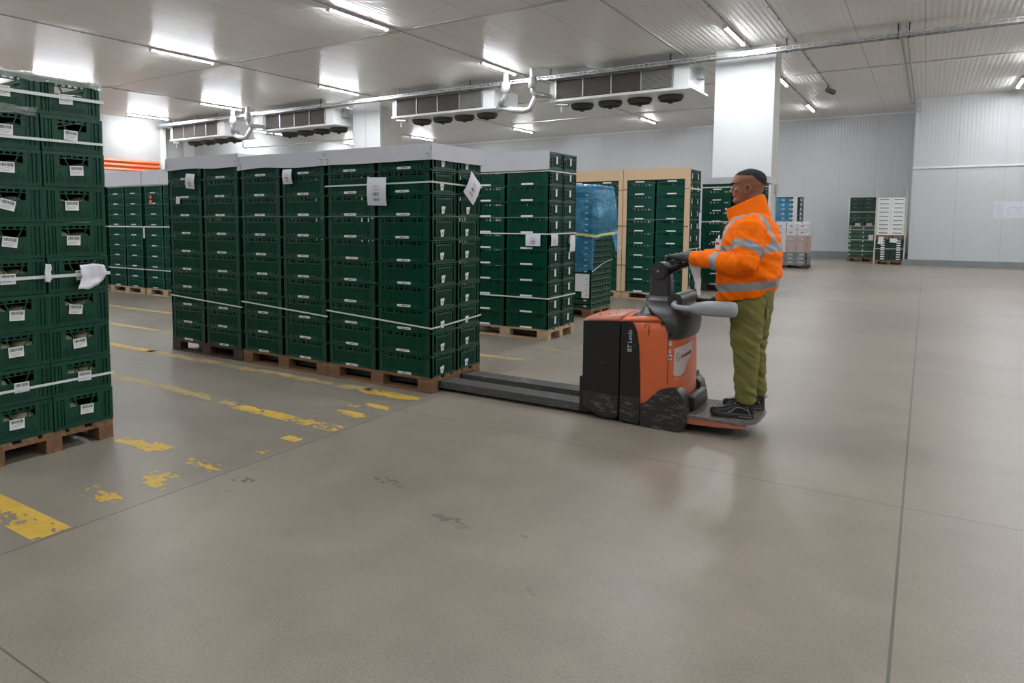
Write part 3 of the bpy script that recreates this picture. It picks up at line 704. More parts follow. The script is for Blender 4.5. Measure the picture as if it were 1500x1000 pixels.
# --- stack at the left edge of the picture
GL = 'deep crates of the stack at the left edge'
bodyL = crate_body(.598, .398, .2235, 'green', 'deep', 5)
pallet(-5.73, 1.852, 0, 'rust-brown wooden pallet under the tall stack at the left edge', 'wood')
produce_q = MB(M['produce']); produce_q.loft([[Vector((r*math.cos(a), r*1.35*math.sin(a), z)) for a in [2*PI*i/16 for i in range(16)]] for r, z in [(.075*math.sin(PI*k/10)+.0005, -.066*math.cos(PI*k/10)) for k in range(11)]])
produce_m = produce_q.mesh('melon')
for ci, (y, cw) in enumerate(((2.252, 'right column'), (1.852, 'left column'))):
    for k in range(10):
        dx = random.uniform(-.006, .012); dy = random.uniform(-.006, .006)
        x = -5.128+dx+.004*(k % 2)
        tilt = (.05, .02, -.06, .12, -.1, .04, .0, -.04, .06, -.03)[k] if ci == 0 else (0, .03, .02, .25, .15, .02, .06, -.02, .0, .02)[9-k]
        crate(bodyL, x, y+dy, ZP+k*.2235, 'deep green crate with barcode label, %s layer, %s of the left edge stack' % (layer_word(k, 10), cw), GL, [('bar', 'r', .20+random.uniform(-.03, .02), .105, tilt)], name='deep_crate')
        crate(bodyL, x-.602, y+dy, ZP+k*.2235, 'deep green crate, %s layer, rear %s of the left edge stack' % (layer_word(k, 10), cw), 'rear crates of the left edge stack', name='deep_crate')
        for j in range(2 if (k*3+ci) % 4 else 1):
            yy = y+.125+.155*j+random.uniform(-.025, .025) if (k+ci) % 3 else y+.13+.155*j
            m = bpy.data.objects.new('melon', produce_m); link(m); m.location = (x+.478, yy, ZP+k*.2235+.100+random.uniform(-.010, .008)); m.rotation_euler = (0, 0, random.uniform(-.3, .3)+PI/2)
            tag(m, 'pale %s melon in the %s crate of the %s at the left edge' % (('left', 'right')[j], layer_word(k, 10), cw), 'melon', 'pale melons in the deep crates')
for z, dz, wd, lb in ((2.26, (0, 0, 0, 0), .02, 'white strap across the top crates of the left edge stack'), (1.985, (0, 0, 0, 0), .016, 'white strap across the ninth layer of the left edge stack'),
        (1.135, (0, 0, 0, 0), .02, 'white strap across the middle of the left edge stack'), (.455, (0, 0, 0, 0), .016, 'white strap across the second layer of the left edge stack')):
    strap(-5.13, -4.515, 1.855, 2.652, z, lb, wd)
def crumple(name, label, cat, fn, nu, nv, m, amp, freq, group=None, seed=0, th=0):
    q = MB(M[m]); vs = []
    for j in range(nv+1):
        for i in range(nu+1):
            p = Vector(fn(i/nu, j/nv)); d = noise.noise_vector(p*freq+Vector((seed, 0, 0)))*amp + noise.noise_vector(p*freq*2.7)*amp*.4
            vs.append(p+d)
    q.add(vs, [(j*(nu+1)+i, j*(nu+1)+i+1, (j+1)*(nu+1)+i+1, (j+1)*(nu+1)+i) for j in range(nv) for i in range(nu)], smooth=True)
    o = q.obj(name); tag(o, label, cat, group)
    if th:
        s = o.modifiers.new('t', 'SOLIDIFY'); s.thickness = th
    return o
crumple('film_wrap', 'crumpled clear film over the rim of the top crates at the left edge', 'plastic film', lambda u, v: (-4.50-.02*v if v < .6 else -4.52-.3*(v-.6), 1.84+.82*u, 2.335+.05*min(v, .6)/.6), 60, 8, 'darkfilm', .012, 18)
crumple('film_wrap', 'crumpled clear film band on the ninth left crate at the left edge', 'plastic film', lambda u, v: (-4.505, 1.80+.42*u, 2.125+.05*v), 40, 6, 'darkfilm', .012, 22)
crumple('paper_bundle', 'crumpled white paper hanging from the middle strap at the left edge', 'paper', lambda u, v: (-4.47+.02*math.sin(3*u), 2.44+.15*u-.05*abs(v-.5)+.02*v, 1.04+.16*v+.03*u*(1-v)), 10, 10, 'paper', .024, 11, th=.001)
crumple('paper_scrap', 'narrow white scrap hanging in the gap between two columns at the left edge', 'paper', lambda u, v: (-4.49, 2.225+.035*u, 1.10+.12*v), 4, 8, 'paper', .012, 30, th=.001)

# --- second row stack, right behind the front row
GB = 'crates of the stack behind the front row'
bodyB = crate_body(.596, .396, .197, 'green', 'b', 21)
YB = 7.84; XB = -4.945
pallet(XB, YB-.005, 0, 'pale wooden pallet under the stack behind the front row', 'pale')
lblB = lambda k: [('long', 'f', .298, .013, 0)]
endB = lambda k: [('tall', 'r', .205+random.uniform(-.01, .01), .10, random.uniform(-.04, .04))]
cols = [(XB+.002, YB, 'left column', 'f'), (XB+.600, YB, 'front right column', 'fr'), (XB+.600, YB+.400, 'rear right column', 'r')]
crate_stack(bodyB, cols, None, ZP, .197, 11, 'stack behind the front row', GB, lblB, endB, jit=.002)
t = thing('stack_lid', 'pale board cover folded over the front of the stack behind the front row', 'lid', (XB+.6, YB, 2.1), 'pale board lids on the crate stacks')
q = MB(M['lid']); q.box(XB-.01, XB+1.20, YB-.022, YB-.012, 2.085, 2.315); q.box(XB-.01, XB+1.20, YB-.025, YB-.022, 2.085, 2.20); q.box(XB-.01, XB+.9, YB-.022, YB+.3, 2.315, 2.321); q.obj('cover', t)
for z, lb in ((2.07, 'white strap just below the cover of the stack behind the front row'), (1.31, 'white strap at mid height of the stack behind the front row'), (.52, 'white strap low around the stack behind the front row')):
    strap(XB, XB+1.197, YB, YB+.797, z, lb, .016)
paper((XB+1.0, YB-.03, 1.235), .20, .145, (.0, 0, 0), 'wide white barcode sheet on the front of the stack behind the front row', .004)
paper((XB+1.215, YB+.12, 1.235), .19, .14, (0, 0, PI/2), 'white barcode sheet beside the corner on the end of the stack behind the front row', .004)
paper((XB+1.215, YB+.66, 1.18), .16, .21, (0, 0, PI/2), 'narrow white sheet at the rear of the end of the stack behind the front row', .004, False)

# --- far left row
GF = 'crates of the far left row'
bodyF = crate_body(.596, .396, .204, 'green2', 'c', 31)
lblF = lambda k: [('pill', 'f', .29, .02, 0)]
YF = 8.15
for x0, nm, cols in ((-15.08, 'left stack of far left row', (1,)), (-13.80, 'middle stack of far left row', (0, 1)), (-12.53, 'right stack of far left row', (0, 1))):
    pallet(x0, YF-.005, 0, 'pale wooden pallet under %s' % nm, 'pale')
    crate_stack(bodyF, [(x0+.002+.598*c, YF, ('left column', 'right column')[c], 'f') for c in cols], None, ZP, .204, 10, nm, GF, lblF, jit=.004, look='bright green crate')
    strap(x0, x0+1.197, YF, YF+.4, 1.335, 'white strap at mid height around %s' % nm, .022); strap(x0, x0+1.197, YF, YF+.4, .50, 'white strap low around %s' % nm, .018)
    lid(x0-.01, x0+1.21, YF-.02, YF+.80, 2.14, 2.42, 'tall pale board lid on %s' % nm, .006, False)
strap(-13.8, -11.33, YF, YF+.4, 2.13, 'white strap just under the lids of the far left row', .02)
q = MB(M['strap']); q.box(-12.56, -12.52, YF-.02, YF-.01, 1.11, 1.33)
tag(q.obj('loose_strap'), 'short white strap end hanging between two stacks of the far left row', 'strap')
t = thing('label_scrap', 'orange torn label on a crate of the far left row', 'label'); q = MB(M['orange_beam']); q.box(-12.33, -12.27, YF-.012, YF-.004, 1.88, 1.94); q.box(-12.35, -12.26, YF-.012, YF-.004, 1.77, 1.85); q.obj('scrap', t)

# --- two card-framed stacks
GW = 'crates of the card-framed stacks'
bodyW = crate_body(.586, .396, .224, 'green2', 'c', 41)
YW = 12.92
lblW = lambda k: [('long', 'f', .29, .016, 0)]
endW = lambda k: [('tall', 'r', .20, .10, random.uniform(-.1, .1))]
for x0, nm, last in ((-5.87, 'the left card-framed stack', False), (-4.66, 'the right card-framed stack', True)):
    pallet(x0, YW-.01, 0, 'pale wooden pallet under %s' % nm, 'pale')
    cols = [(x0+.01, YW, 'left column', 'f'), (x0+.597, YW, 'right column', 'fr' if last else 'f')]
    if last: cols.append((x0+.597, YW+.40, 'rear column', 'r'))
    crate_stack(bodyW, cols, None, ZP, .224, 10, nm, GW, lblW, endW if last else None, jit=.003, look='green crate')
    t = thing('card_frame', 'beige cardboard edge frame with top board around %s' % nm, 'cardboard frame', (x0+.6, YW, ZP))
    for a in (x0-.004, x0+1.118):
        q = MB(M['card']); q.box(a, a+.075, YW-.022, YW-.016, ZP, 2.40); q.box(a-.001 if a < x0+.5 else a+.075, a+.004 if a < x0+.5 else a+.080, YW-.022, YW+.05, ZP, 2.40)
        for z in (.62, 1.35, 2.02): q.box(a+.001, a+.076, YW-.025, YW-.021, z, z+.012, M['black'])
        q.obj('edge_post', t)
    q = MB(M['card']); q.box(x0+.071, x0+1.118, YW-.020, YW-.012, 2.20, 2.40); q.obj('top_board', t)
strap(-4.66, -3.46, YW+.03, YW+.8, 2.03, 'pale film band around the top of the right card-framed stack', .03)
strap(-4.66, -3.46, YW+.03, YW+.8, .95, 'pale strap around the lower part of the right card-framed stack', .014)
paper((-3.455, YW+.72, 1.45), .16, .3, (0, 0, PI/2), 'narrow white sheet on the rear edge of the right card-framed stack', .004)

# --- stack behind the driver
GG = 'crates of the stack behind the driver'
YG = 15.25
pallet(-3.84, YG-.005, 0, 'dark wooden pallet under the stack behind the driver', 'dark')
crate_stack(bodyW, [(-3.83, YG, 'left column', 'f'), (-3.23, YG, 'right column', 'f')], None, ZP, .2155, 10, 'the lidded stack behind the driver', GG, lblW, jit=.003, look='green crate')
for z in (2.13, 1.43, .66): strap(-3.84, -2.64, YG, YG+.4, z, 'white strap %s around the stack behind the driver' % {2.13: 'near the top', 1.43: 'at mid height', .66: 'low'}[z], .02)
lid(-3.86, -2.62, YG-.02, YG+.80, 2.20, 2.33, 'pale board lid on the stack behind the driver', .003, False)

# --- blue-wrapped stack of low crates
GS = 'low crates of the blue-wrapped stack'
bodyS = crate_body(.596, .396, .0875, 'green', 'low', 51)
YS2 = 10.03
pallet(-5.28, YS2-.005, 0, 'brown wooden pallet under the blue-wrapped stack', 'wood')
for (y, cw) in ((YS2, 'front column'), (YS2+.4, 'rear column')):
    for k in range(20):
        crate(bodyS, -4.68, y, ZP+k*.0878, 'low green crate, %s layer, %s of the blue-wrapped stack' % (layer_word(k, 20), cw), GS, [('small', 'f', .10, .04, 0), ('small', 'f', .50, .04, 0)] if y == YS2 else [], name='low_crate')
t = thing('label_sheets', 'two white perforated card sheets on the front of the blue-wrapped stack', 'card sheet', (-4.25, YS2-.02, .3))
q = MB(M['label'], M['print']); q.box(-4.34, -4.22, YS2-.018, YS2-.012, .40, .665); q.obj('sheet', t)
q = MB(M['label'], M['print']); q.box(-4.23, -4.11, YS2-.024, YS2-.019, .30, .665)
for z in (.34, .42, .50, .58): q.box(-4.16, -4.145, YS2-.026, YS2-.024, z, z+.016, M['print'])
q.obj('sheet', t)
t = thing('blue_bag', 'translucent blue plastic bag pulled over the top of a crate stack', 'plastic bag', (-4.4, 10.4, 1.0))
def bagfn(u, v):
    a = u*2*PI; x0, x1, y0, y1 = -4.78, -4.045, YS2-.045, YS2+.86
    cx, cy, hx, hy = (x0+x1)/2, (y0+y1)/2, (x1-x0)/2, (y1-y0)/2
    ca, sa = math.cos(a), math.sin(a); e = 2/7.0
    s = 1 if v < .82 else max(.02, math.cos((v-.82)/.18*PI/2))
    bot = 1.20
    if ca > .5: bot = 1.20
    if sa < -.1 and ca < .75: bot = .72
    z = bot+(1.97-bot)*min(v/.82, 1)
    if v >= .82: z = 1.97+.05*math.sin((v-.82)/.18*PI/2)
    pull = 1-.0*abs(v)+.03*math.sin(v*6)*(1 if v < .8 else 0)
    return (cx+hx*s*pull*math.copysign(abs(ca)**e, ca), cy+hy*s*math.copysign(abs(sa)**e, sa), z)
q = MB(M['bluefilm']); nu, nv = 150, 60; vs = []
for j in range(nv+1):
    for i in range(nu):
        p = Vector(bagfn(i/nu, j/nv)); c = Vector((p.x+4.41, p.y-10.43, 0)).normalized()
        d = noise.ridged_multi_fractal(Vector((p.x*3, p.y*3, p.z*1.6)), 1, 2, 4, 1, 2)*.02+noise.noise(p*7)*.018
        lean = Vector((.05 if p.x > -4.2 else 0, 0, 0))*math.sin(max(0, min(1, (p.z-1.2)/.75))*PI)
        vs.append(p+c*(d+.004)+lean+Vector((0, 0, noise.noise(p*5)*.03)))
q.add(vs, [(j*nu+i, j*nu+(i+1) % nu, (j+1)*nu+(i+1) % nu, (j+1)*nu+i) for j in range(nv) for i in range(nu)], smooth=True)
q.obj('bag_film', t)
q = MB(M['yellowtape']); R = [[Vector((-4.40+.425*math.copysign(abs(math.cos(a))**.3, math.cos(a)), 10.43+.505*math.copysign(abs(math.sin(a))**.3, math.sin(a)), z+.03*math.sin(a*2))) for a in [2*PI*i/60 for i in range(60)]] for z in (1.245, 1.285)]
q.loft(R, cap=False); q.obj('tape', t)
o = crumple('tail', '', '', lambda u, v: (-4.0+.03*u+.04*(1-v), 10.62+.16*u, .98+.34*v), 10, 14, 'bluefilm', .03, 8)
del o['label']; del o['category']; attach(o, t)
q = MB(M['strap']); q.tube([(-4.076, YS2-.005, .70), (-4.07, 10.4, .80), (-4.07, 10.83, .86)], .005, 6); tag(q.obj('plastic_strap'), 'pale strap rising across the end of the blue-wrapped stack', 'strap')

# --- far pallets by the back wall
def plain_box(name, x0, x1, y0, y1, z0, z1, m, label, cat, group, tape=None, marks=()):
    q = MB(M[m]); q.box(x0, x1, y0, y1, z0, z1)
    for mm, a in marks: q.box(*a, M[mm])
    return tag(q.obj(name), label, cat, group)
# shrink-wrapped boxes
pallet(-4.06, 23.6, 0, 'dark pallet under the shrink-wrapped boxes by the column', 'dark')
gx = 'boxes on the shrink-wrapped pallet'
colw = ['first', 'second', 'third', 'fourth']
for i in range(4):
    x0 = -4.05+i*.297
    for k in range(3):
        plain_box('dark_crate', x0, x0+.288, 23.6, 24.38, ZP+k*.115, ZP+.108+k*.115, 'green3' if k < 3 else 'label', 'dark crate under film, %s layer, %s from the left on the wrapped pallet' % (ORD[k], colw[i]), 'crate', 'dark crates on the shrink-wrapped pallet', marks=[('padgrey', (x0+.07, x0+.2, 23.595, 23.6, ZP+.03+k*.115, ZP+.075+k*.115))])
    for k in range(3):
        m = 'cardwhite' if i < 2 else 'cardbrown'
        plain_box('cardboard_box', x0, x0+.290, 23.6, 24.38, .485+k*.165, .485+.160+k*.165, m, '%s carton under film, %s row, %s from the left on the wrapped pallet' % ('white' if i < 2 else 'brown', ('lowest', 'middle', 'third')[k], colw[i]), 'box', gx, marks=[('card', (x0+.10, x0+.18, 23.595, 23.6, .53+k*.165, .56+k*.165))])
    for k in range(2):
        if i in (0, 3) and k == 9: continue
        plain_box('cardboard_box', x0+.01, x0+.285, 23.62, 24.36, .985+k*.19, .985+.18+k*.19+(.04 if (k == 1 and i in (1, 2)) else 0), 'cardwhite', 'white carton in the %s white row, %s from the left on the wrapped pallet' % (('lower', 'upper')[k], colw[i]), 'box', gx, marks=[('print', (x0+.09, x0+.17, 23.615, 23.62, 1.06+k*.19, 1.10+k*.19))])
crumple('film_wrap', 'glossy clear shrink film around the pallet of cartons by the column', 'plastic film', lambda u, v: (lambda a: (-3.46+.625*math.copysign(abs(math.cos(a))**.3, math.cos(a)), 23.99+.42*math.copysign(abs(math.sin(a))**.3, math.sin(a)), .1+1.30*v))(u*2*PI), 90, 30, 'clearfilm', .02, 9)
# blue crates behind
pallet(-4.5, 25.0, 0, 'dark pallet under the blue-wrapped crates by the back wall', 'dark')
for i in range(2):
    for k in range(14):
        x0 = -4.49+i*.60
        plain_box('plastic_crate', x0, x0+.59, 25.0, 25.79, ZP+k*.145, ZP+.138+k*.145, 'greengrey' if i == 0 else 'green3', 'low crate of the blue-wrapped stack by the back wall, %s layer, %s column' % (layer_word(k, 14), ('left', 'right')[i]), 'crate', 'crates behind the shrink-wrapped boxes',
                  marks=[('label', (x0+.06, x0+.16, 24.994, 25.0, ZP+.03+k*.145, ZP+.085+k*.145)), ('label', (x0+.28, x0+.40, 24.994, 25.0, ZP+.03+k*.145, ZP+.085+k*.145)), ('cardwhite', (x0+.59, x0+.594, 25.06, 25.4, ZP+.02+k*.145, ZP+.1+k*.145))])
crumple('film_wrap', 'blue film wrapped around the upper crates by the back wall', 'plastic film', lambda u, v: (-4.52+1.0*u, 24.94+.02*math.sin(9*u), 1.35+.80*v-.25*max(0, u-.85)*v), 40, 24, 'bluefilm', .03, 5)
plain_box('board_sheet', -4.5, -3.28, 24.97, 25.8, 2.172, 2.20, 'cardwhite', 'white board on top of the blue-wrapped crates by the back wall', 'board', None)
plain_box('board_sheet', -3.49, -3.37, 24.955, 24.985, 1.2, 2.17, 'cardwhite', 'upright white board at the corner of the blue-wrapped crates by the back wall', 'board', None)
# two double stacks at the wall corner
gr = 'crates of the green double stack at the back wall'
pallet(-1.44, 28.88, 0, 'lower pallet of the green double stack at the back wall', 'wood', True); pallet(-1.44, 28.88, 1.24, 'upper pallet of the green double stack at the back wall', 'dark', True)
for i in range(2):
    x0 = -2.23+i*.40
    for k in range(7):
        z = ZP+k*.155
        plain_box('plastic_crate', x0, x0+.392, 28.9, 29.49, z, z+.148, 'greengrey', 'faded green crate in the lower %s column, %s layer, of the green double stack' % (('left', 'right')[i], layer_word(k, 7)), 'crate', gr, marks=[('green3', (x0+.06, x0+.33, 28.893, 28.9, z+.04, z+.075)), ('label', (x0+.02, x0+.06, 28.893, 28.9, z+.08, z+.12))])
    for k in range(6):
        z = 1.377+k*.142
        plain_box('plastic_crate', x0, x0+.392, 28.9, 29.49, z, z+.136, 'green3' if k else 'green', 'dark green crate in the upper %s column, %s layer, of the green double stack' % (('left', 'right')[i], layer_word(k, 6)), 'crate', gr, marks=[('greengrey', (x0+.10, x0+.2, 28.893, 28.9, z+.05, z+.09))])
for x in (-2.262, -1.432):
    plain_box('edge_board', x, x+.03, 28.87, 28.898, 1.25, 2.27, 'cardwhite', '%s pale edge board of the upper green stack at the back wall' % ('left' if x < -2 else 'right'), 'board', None)
for z in (.35, .75, 1.1, 1.72): strap(-2.24, -1.44, 28.88, 29.5, z, 'pale strap at %s of the green double stack' % {.35: 'the foot', .75: 'the lower middle', 1.1: 'the top of the lower half', 1.72: 'the upper half'}[z], .02)
paper((-1.56, 28.86, .83), .14, .2, (0, 0, 0), 'small white sheet on the lower green stack at the back wall', .002, False)
gd = 'crates of the white and green double stack in the corner'
pallet(-.55, 27.45, 0, 'lower pallet of the double stack right in the wall corner', 'wood', True); pallet(-.55, 27.45, .82, 'upper pallet under the white boxes in the wall corner', 'wood', True)
for i in range(2):
    x0 = -1.335+i*.385
    for k in range(9):
        z = ZP+k*.075
        plain_box('plastic_crate', x0, x0+.378, 27.45, 28.03, z, z+.071, 'green3', 'dark low crate with white labels, %s column, %s layer, beneath the white boxes' % (('left', 'right')[i], layer_word(k, 9)), 'crate', gd, marks=[('label', (x0+.14+.05*i, x0+.25+.05*i, 27.443, 27.45, z+.02, z+.055))])
        z = .957+k*.135
        plain_box('white_box', x0, x0+.378, 27.45, 28.03, z, z+.131, 'label', 'white produce box with dark slot, %s column, %s layer, in the wall corner' % (('left', 'right')[i], layer_word(k, 9)), 'box', 'white boxes in the wall corner', marks=[('print', (x0+.06, x0+.31, 27.443, 27.45, z+.055, z+.08))])
for x in (-1.385, -.565):
    plain_box('corner_post', x, x+.04, 27.40, 27.445, 0.001, 2.34, 'column_side', '%s wooden corner post of the double stack in the wall corner' % ('left' if x < -1 else 'right'), 'post', None)
strap(-1.335, -.575, 27.44, 28.03, .51, 'pale strap around the dark crates beneath the white boxes', .02)
for x, nm, w_, h_ in ((-1.2, 'left', .15, .24), (-.85, 'right', .2, .14)): paper((x, 27.42, .78), w_, h_, (0, .1, 0), '%s white sheet on the dark crates beneath the white boxes' % nm, .002, False)


# ---------------------------------------------------------------- pallet truck
def rrect(x0, x1, y0, y1, z, rx1=.14, rx0=.02, n=8):
    out = []
    if rx1 > .13:      # body plan: bulging rear end
        xc = x1-rx1*.72; b = (y1-y0)/2; yc = (y0+y1)/2
        for i in range(2*n+2):
            a = PI*i/(2*n+1)-PI/2; out.append(Vector((xc+rx1*.72*abs(math.cos(a))**.95, yc+b*math.copysign(abs(math.sin(a))**.95, a), z)))
        for cx, cy, r, a0 in ((x0+rx0, y1-rx0, rx0, 90), (x0+rx0, y0+rx0, rx0, 180)):
            out += [Vector((cx+r*math.cos(math.radians(a0+90*i/n)), cy+r*math.sin(math.radians(a0+90*i/n)), z)) for i in range(n+1)]
        return out
    for cx, cy, r, a0 in ((x1-rx1, y0+rx1, rx1, -90), (x1-rx1, y1-rx1, rx1, 0), (x0+rx0, y1-rx0, rx0, 90), (x0+rx0, y0+rx0, rx0, 180)):
        out += [Vector((cx+r*math.cos(math.radians(a0+90*i/n)), cy+r*math.sin(math.radians(a0+90*i/n)), z)) for i in range(n+1)]
    return out
TY0, TY1 = 4.98, 5.58
truck = thing('pallet_truck', 'worn orange and black ride-on pallet truck with the man standing on its platform', 'pallet truck', (-1.6, 5.28, 0))
for y0 in (5.015, 5.365):
    q = MB(M['fork']); q.prism([(-2.10, y0, .028), (-2.10, y0, .088), (-5.55, y0, .088), (-5.72, y0, .055), (-5.72, y0, .035), (-5.6, y0, .028)], (0, .18, 0))
    f = q.obj('fork', truck, bevel=.01)
    q = MB(M['black']); q.cyl((-5.35, y0+.05, .034), (-5.35, y0+.13, .034), .033, 16); q.obj('load_roller', f)
q = MB(M['black']); q.box(-2.07, -1.36, 5.02, 5.54, .03, .16); q.box(-2.12, -2.05, 5.01, 5.55, .028, .30); q.obj('chassis', truck)
q = MB(M['black'])
q.cyl((-1.5, 5.20, .11), (-1.5, 5.36, .11), .108, 28); q.obj('drive_wheel', truck)
q = MB(M['truck_black']); pts = [(-2.085, TY0, .07), (-2.01, TY0, .055), (-1.965, TY0, .02), (-1.83, TY0, .02), (-1.803, TY0, .045), (-1.803, TY0, .752), (-2.085, TY0, .732)]
q.prism(pts, (0, TY1-TY0, 0)); bc = q.obj('battery_cover', truck, bevel=.012)
q = MB(M['black']); q.box(-1.855, -1.828, TY0-.003, TY0+.002, .665, .700); q.box(-1.865, -1.845, TY0-.003, TY0+.002, .10, .118); q.obj('latch_hole', bc)
q = MB(M['bumper']); q.prism([(-2.078, TY0-.004, .205), (-2.075, TY0-.004, .085), (-2.01, TY0-.004, .068), (-1.96, TY0-.004, .034), (-1.835, TY0-.004, .032), (-1.812, TY0-.004, .05), (-1.812, TY0-.004, .20)], (0, .006, 0)); q.obj('scuff_plate', bc, bevel=.002)
for dy_, (yy, dy) in enumerate(((TY0-.006, .03), (TY1-.024, .03))):
    q = MB(M['truck_black']); q.prism([(a, yy, b) for a, b in ((-1.79, .02), (-1.645, .004), (-1.637, .10), (-1.642, .35), (-1.655, .58), (-1.675, .69), (-1.70, .742), (-1.73, .757), (-1.79, .755))], (0, dy, 0))
    sp = q.obj('side_panel', truck, bevel=.006)
    q = MB(M['bumper']); q.box(-1.788, -1.640, yy-.003 if dy_ == 0 else yy+.028, yy+.004 if dy_ == 0 else yy+.034, .022, .20); q.obj('scuff_plate', sp, bevel=.003)
    if yy < 5.1:
        q = MB(M['black'])
        for k in range(7): q.box(-1.76, -1.70, yy-.0015, yy+.001, .345+.012*k, .350+.012*k)
        q.obj('vent', sp)
q = MB(M['truck_orange'])
secs = [(.10, -1.35, 0), (.50, -1.358, 0), (.62, -1.362, .001), (.69, -1.372, .004), (.735, -1.395, .010), (.765, -1.43, .022), (.785, -1.47, .045), (.795, -1.50, .09)]
q.loft([rrect(-1.795+i*.2, x1, TY0+i, TY1-i, z, .14) for z, x1, i in secs])
body = q.obj('motor_housing', truck)
def toplid(x0, x1, za, zb, name, m):
    q = MB(M[m]); R = []
    for x, z, ins in ((x0, za-.02, .0), (x0+.004, za, .004), (x0+.02, za+.008, .01), (x1-.01, zb+.008, .01), (x1, zb, .008), (x1, zb-.03, .0)):
        R.append([Vector((x, y, zz)) for y, zz in [(TY0+.0+ins, z-.03), (TY0+.004+ins, z-.008), (TY0+.02+ins, z+.002), (TY0+.08+ins, z+.010), (5.28, z+.014), (TY1-.08-ins, z+.010), (TY1-.02-ins, z+.002), (TY1-.004-ins, z-.008), (TY1-ins, z-.03)]])
    q.loft(R); o = q.obj(name, truck); return o
tl = toplid(-2.083, -1.803, .748, .772, 'battery_lid', 'truck_dust')
q = MB(M['black'])
for x in (-2.0, -1.93, -1.87):
    for y in (5.1, 5.3, 5.48): q.cyl((x, y, .76), (x, y, .771+(x+2.06)*.096), .006, 8)
q.obj('rivet', tl)
toplid(-1.794, -1.50, .770, .796, 'hood', 'truck_orange')
TY0 += .035; TY1 -= .035; toplid(-1.75, -1.50, .784, .812, 'hood_cover', 'console'); TY0 -= .035; TY1 += .035
q = MB(M['console'])
q.loft([rrect(x0, x1, TY0-.008+i, TY1+.008-i, z, .14, .035) for z, x0, x1, i in ((.655, -1.462, -1.348, -.002), (.70, -1.468, -1.335, 0), (.75, -1.485, -1.330, .001), (.80, -1.54, -1.335, .012), (.835, -1.60, -1.345, .04), (.865, -1.64, -1.365, .075), (.89, -1.66, -1.395, .12), (.90, -1.655, -1.42, .15))])
con = q.obj('console', truck)
q = MB(M['console']); q.loft([rrect(-1.70, -1.48, 5.18-i, 5.38+i, z, .05, .05) for z, i in ((.80, .12), (.85, .07), (.90, .0), (.93, -.02))]); q.obj('column_base', truck)
q = MB(M['console']); q.cyl((-1.44, 5.08, .915), (-1.44, 5.48, .915), .052, 24); q.obj('arm_hub', truck)
for s, mm in ((0, 'bumper'), (1, 'bumper')):
    yy = TY0-.014 if s == 0 else TY1-.12
    q = MB(M[mm]); top = [(-1.632, .17), (-1.60, .18), (-1.55, .235), (-1.50, .285), (-1.44, .31), (-1.385, .31)]
    pts = [(-1.632, .004)]+top+[(-1.345, .27), (-1.325, .19), (-1.31, .08), (-1.33, .02), (-1.37, .004)]
    q.prism([(a, yy, b) for a, b in pts], (0, .135, 0)); q.obj('bumper', truck, bevel=.03, seg=4)
q = MB(M['black']); q.box(-1.37, -1.29, 5.10, 5.46, .135, .235); q.obj('step_guard', truck, bevel=.01)
q = MB(M['black']); q.box(-1.41, -1.375, 5.47, 5.565, .10, .345); q.obj('fender', truck, bevel=.012)
for yy in (5.012, 5.53):
    q = MB(M['truck_dust']); q.prism([(-1.40, yy, .06), (-1.40, yy, .125), (-1.0, yy, .105), (-.93, yy, .10), (-.93, yy, .088), (-1.1, yy, .07)], (0, .03, 0)); q.obj('platform_frame', truck)
q = MB(M['platform']); out = [Vector((-1.40, 5.005, 0)), Vector((-1.0, 5.005, 0)), Vector((-.93, 5.03, 0)), Vector((-.88, 5.10, 0)), Vector((-.872, 5.2, 0)), Vector((-.872, 5.37, 0)), Vector((-.88, 5.47, 0)), Vector((-.93, 5.54, 0)), Vector((-1.0, 5.565, 0)), Vector((-1.40, 5.565, 0))]
q.prism([v+Vector((0, 0, .108)) for v in out], (0, 0, .018)); pf = q.obj('platform', truck, bevel=.004)
q = MB(M['platform'])
for i in range(26):
    for j in range(26):
        x = -1.385+i*.0195; y = 5.03+j*.0205
        if x > -.93 and (y < 5.07 or y > 5.5): continue
        a = PI/4 if (i+j) % 2 else -PI/4
        q.box(-.0075, .0075, -.0022, .0022, 0, .0022, T=Matrix.Translation((x, y, .126)) @ Matrix.Rotation(a, 4, 'Z'))
q.obj('tread', pf)
# steering column and tiller
q = MB(M['console']); q.loft([rrect(-1.60-w_, -1.60+w_+.008, 5.28-d_, 5.28+d_, z, .03, .03) for z, w_, d_ in ((.86, .080, .075), (.95, .073, .068), (1.05, .070, .062), (1.085, .066, .058), (1.10, .055, .052))])
sc_ = q.obj('steering_column', truck)
q = MB(M['console']); q.cyl((-1.605, 5.21, 1.113), (-1.605, 5.35, 1.113), .066, 32); q.cyl((-1.605, 5.204, 1.113), (-1.605, 5.356, 1.113), .056, 32); pv = q.obj('pivot', truck, bevel=.004)
q = MB(M['padgrey']); q.cyl((-1.605, 5.201, 1.113), (-1.605, 5.205, 1.113), .009, 16); q.obj('bolt', pv)
q = MB(M['black']); q.loft(tube_rings([(-1.60, 5.28, 1.10), (-1.52, 5.28, 1.135), (-1.45, 5.28, 1.165), (-1.38, 5.28, 1.185), (-1.34, 5.28, 1.19)], [(.045, .05), (.038, .055), (.030, .07), (.026, .09), (.016, .09)], 16)); q.obj('tiller_arm', truck)
q = MB(M['black']); q.tube([(-1.46, 5.06, 1.185), (-1.47, 5.12, 1.188), (-1.455, 5.2, 1.185), (-1.455, 5.36, 1.185), (-1.47, 5.44, 1.188), (-1.46, 5.50, 1.185)], .017, 12); q.obj('grip', truck)
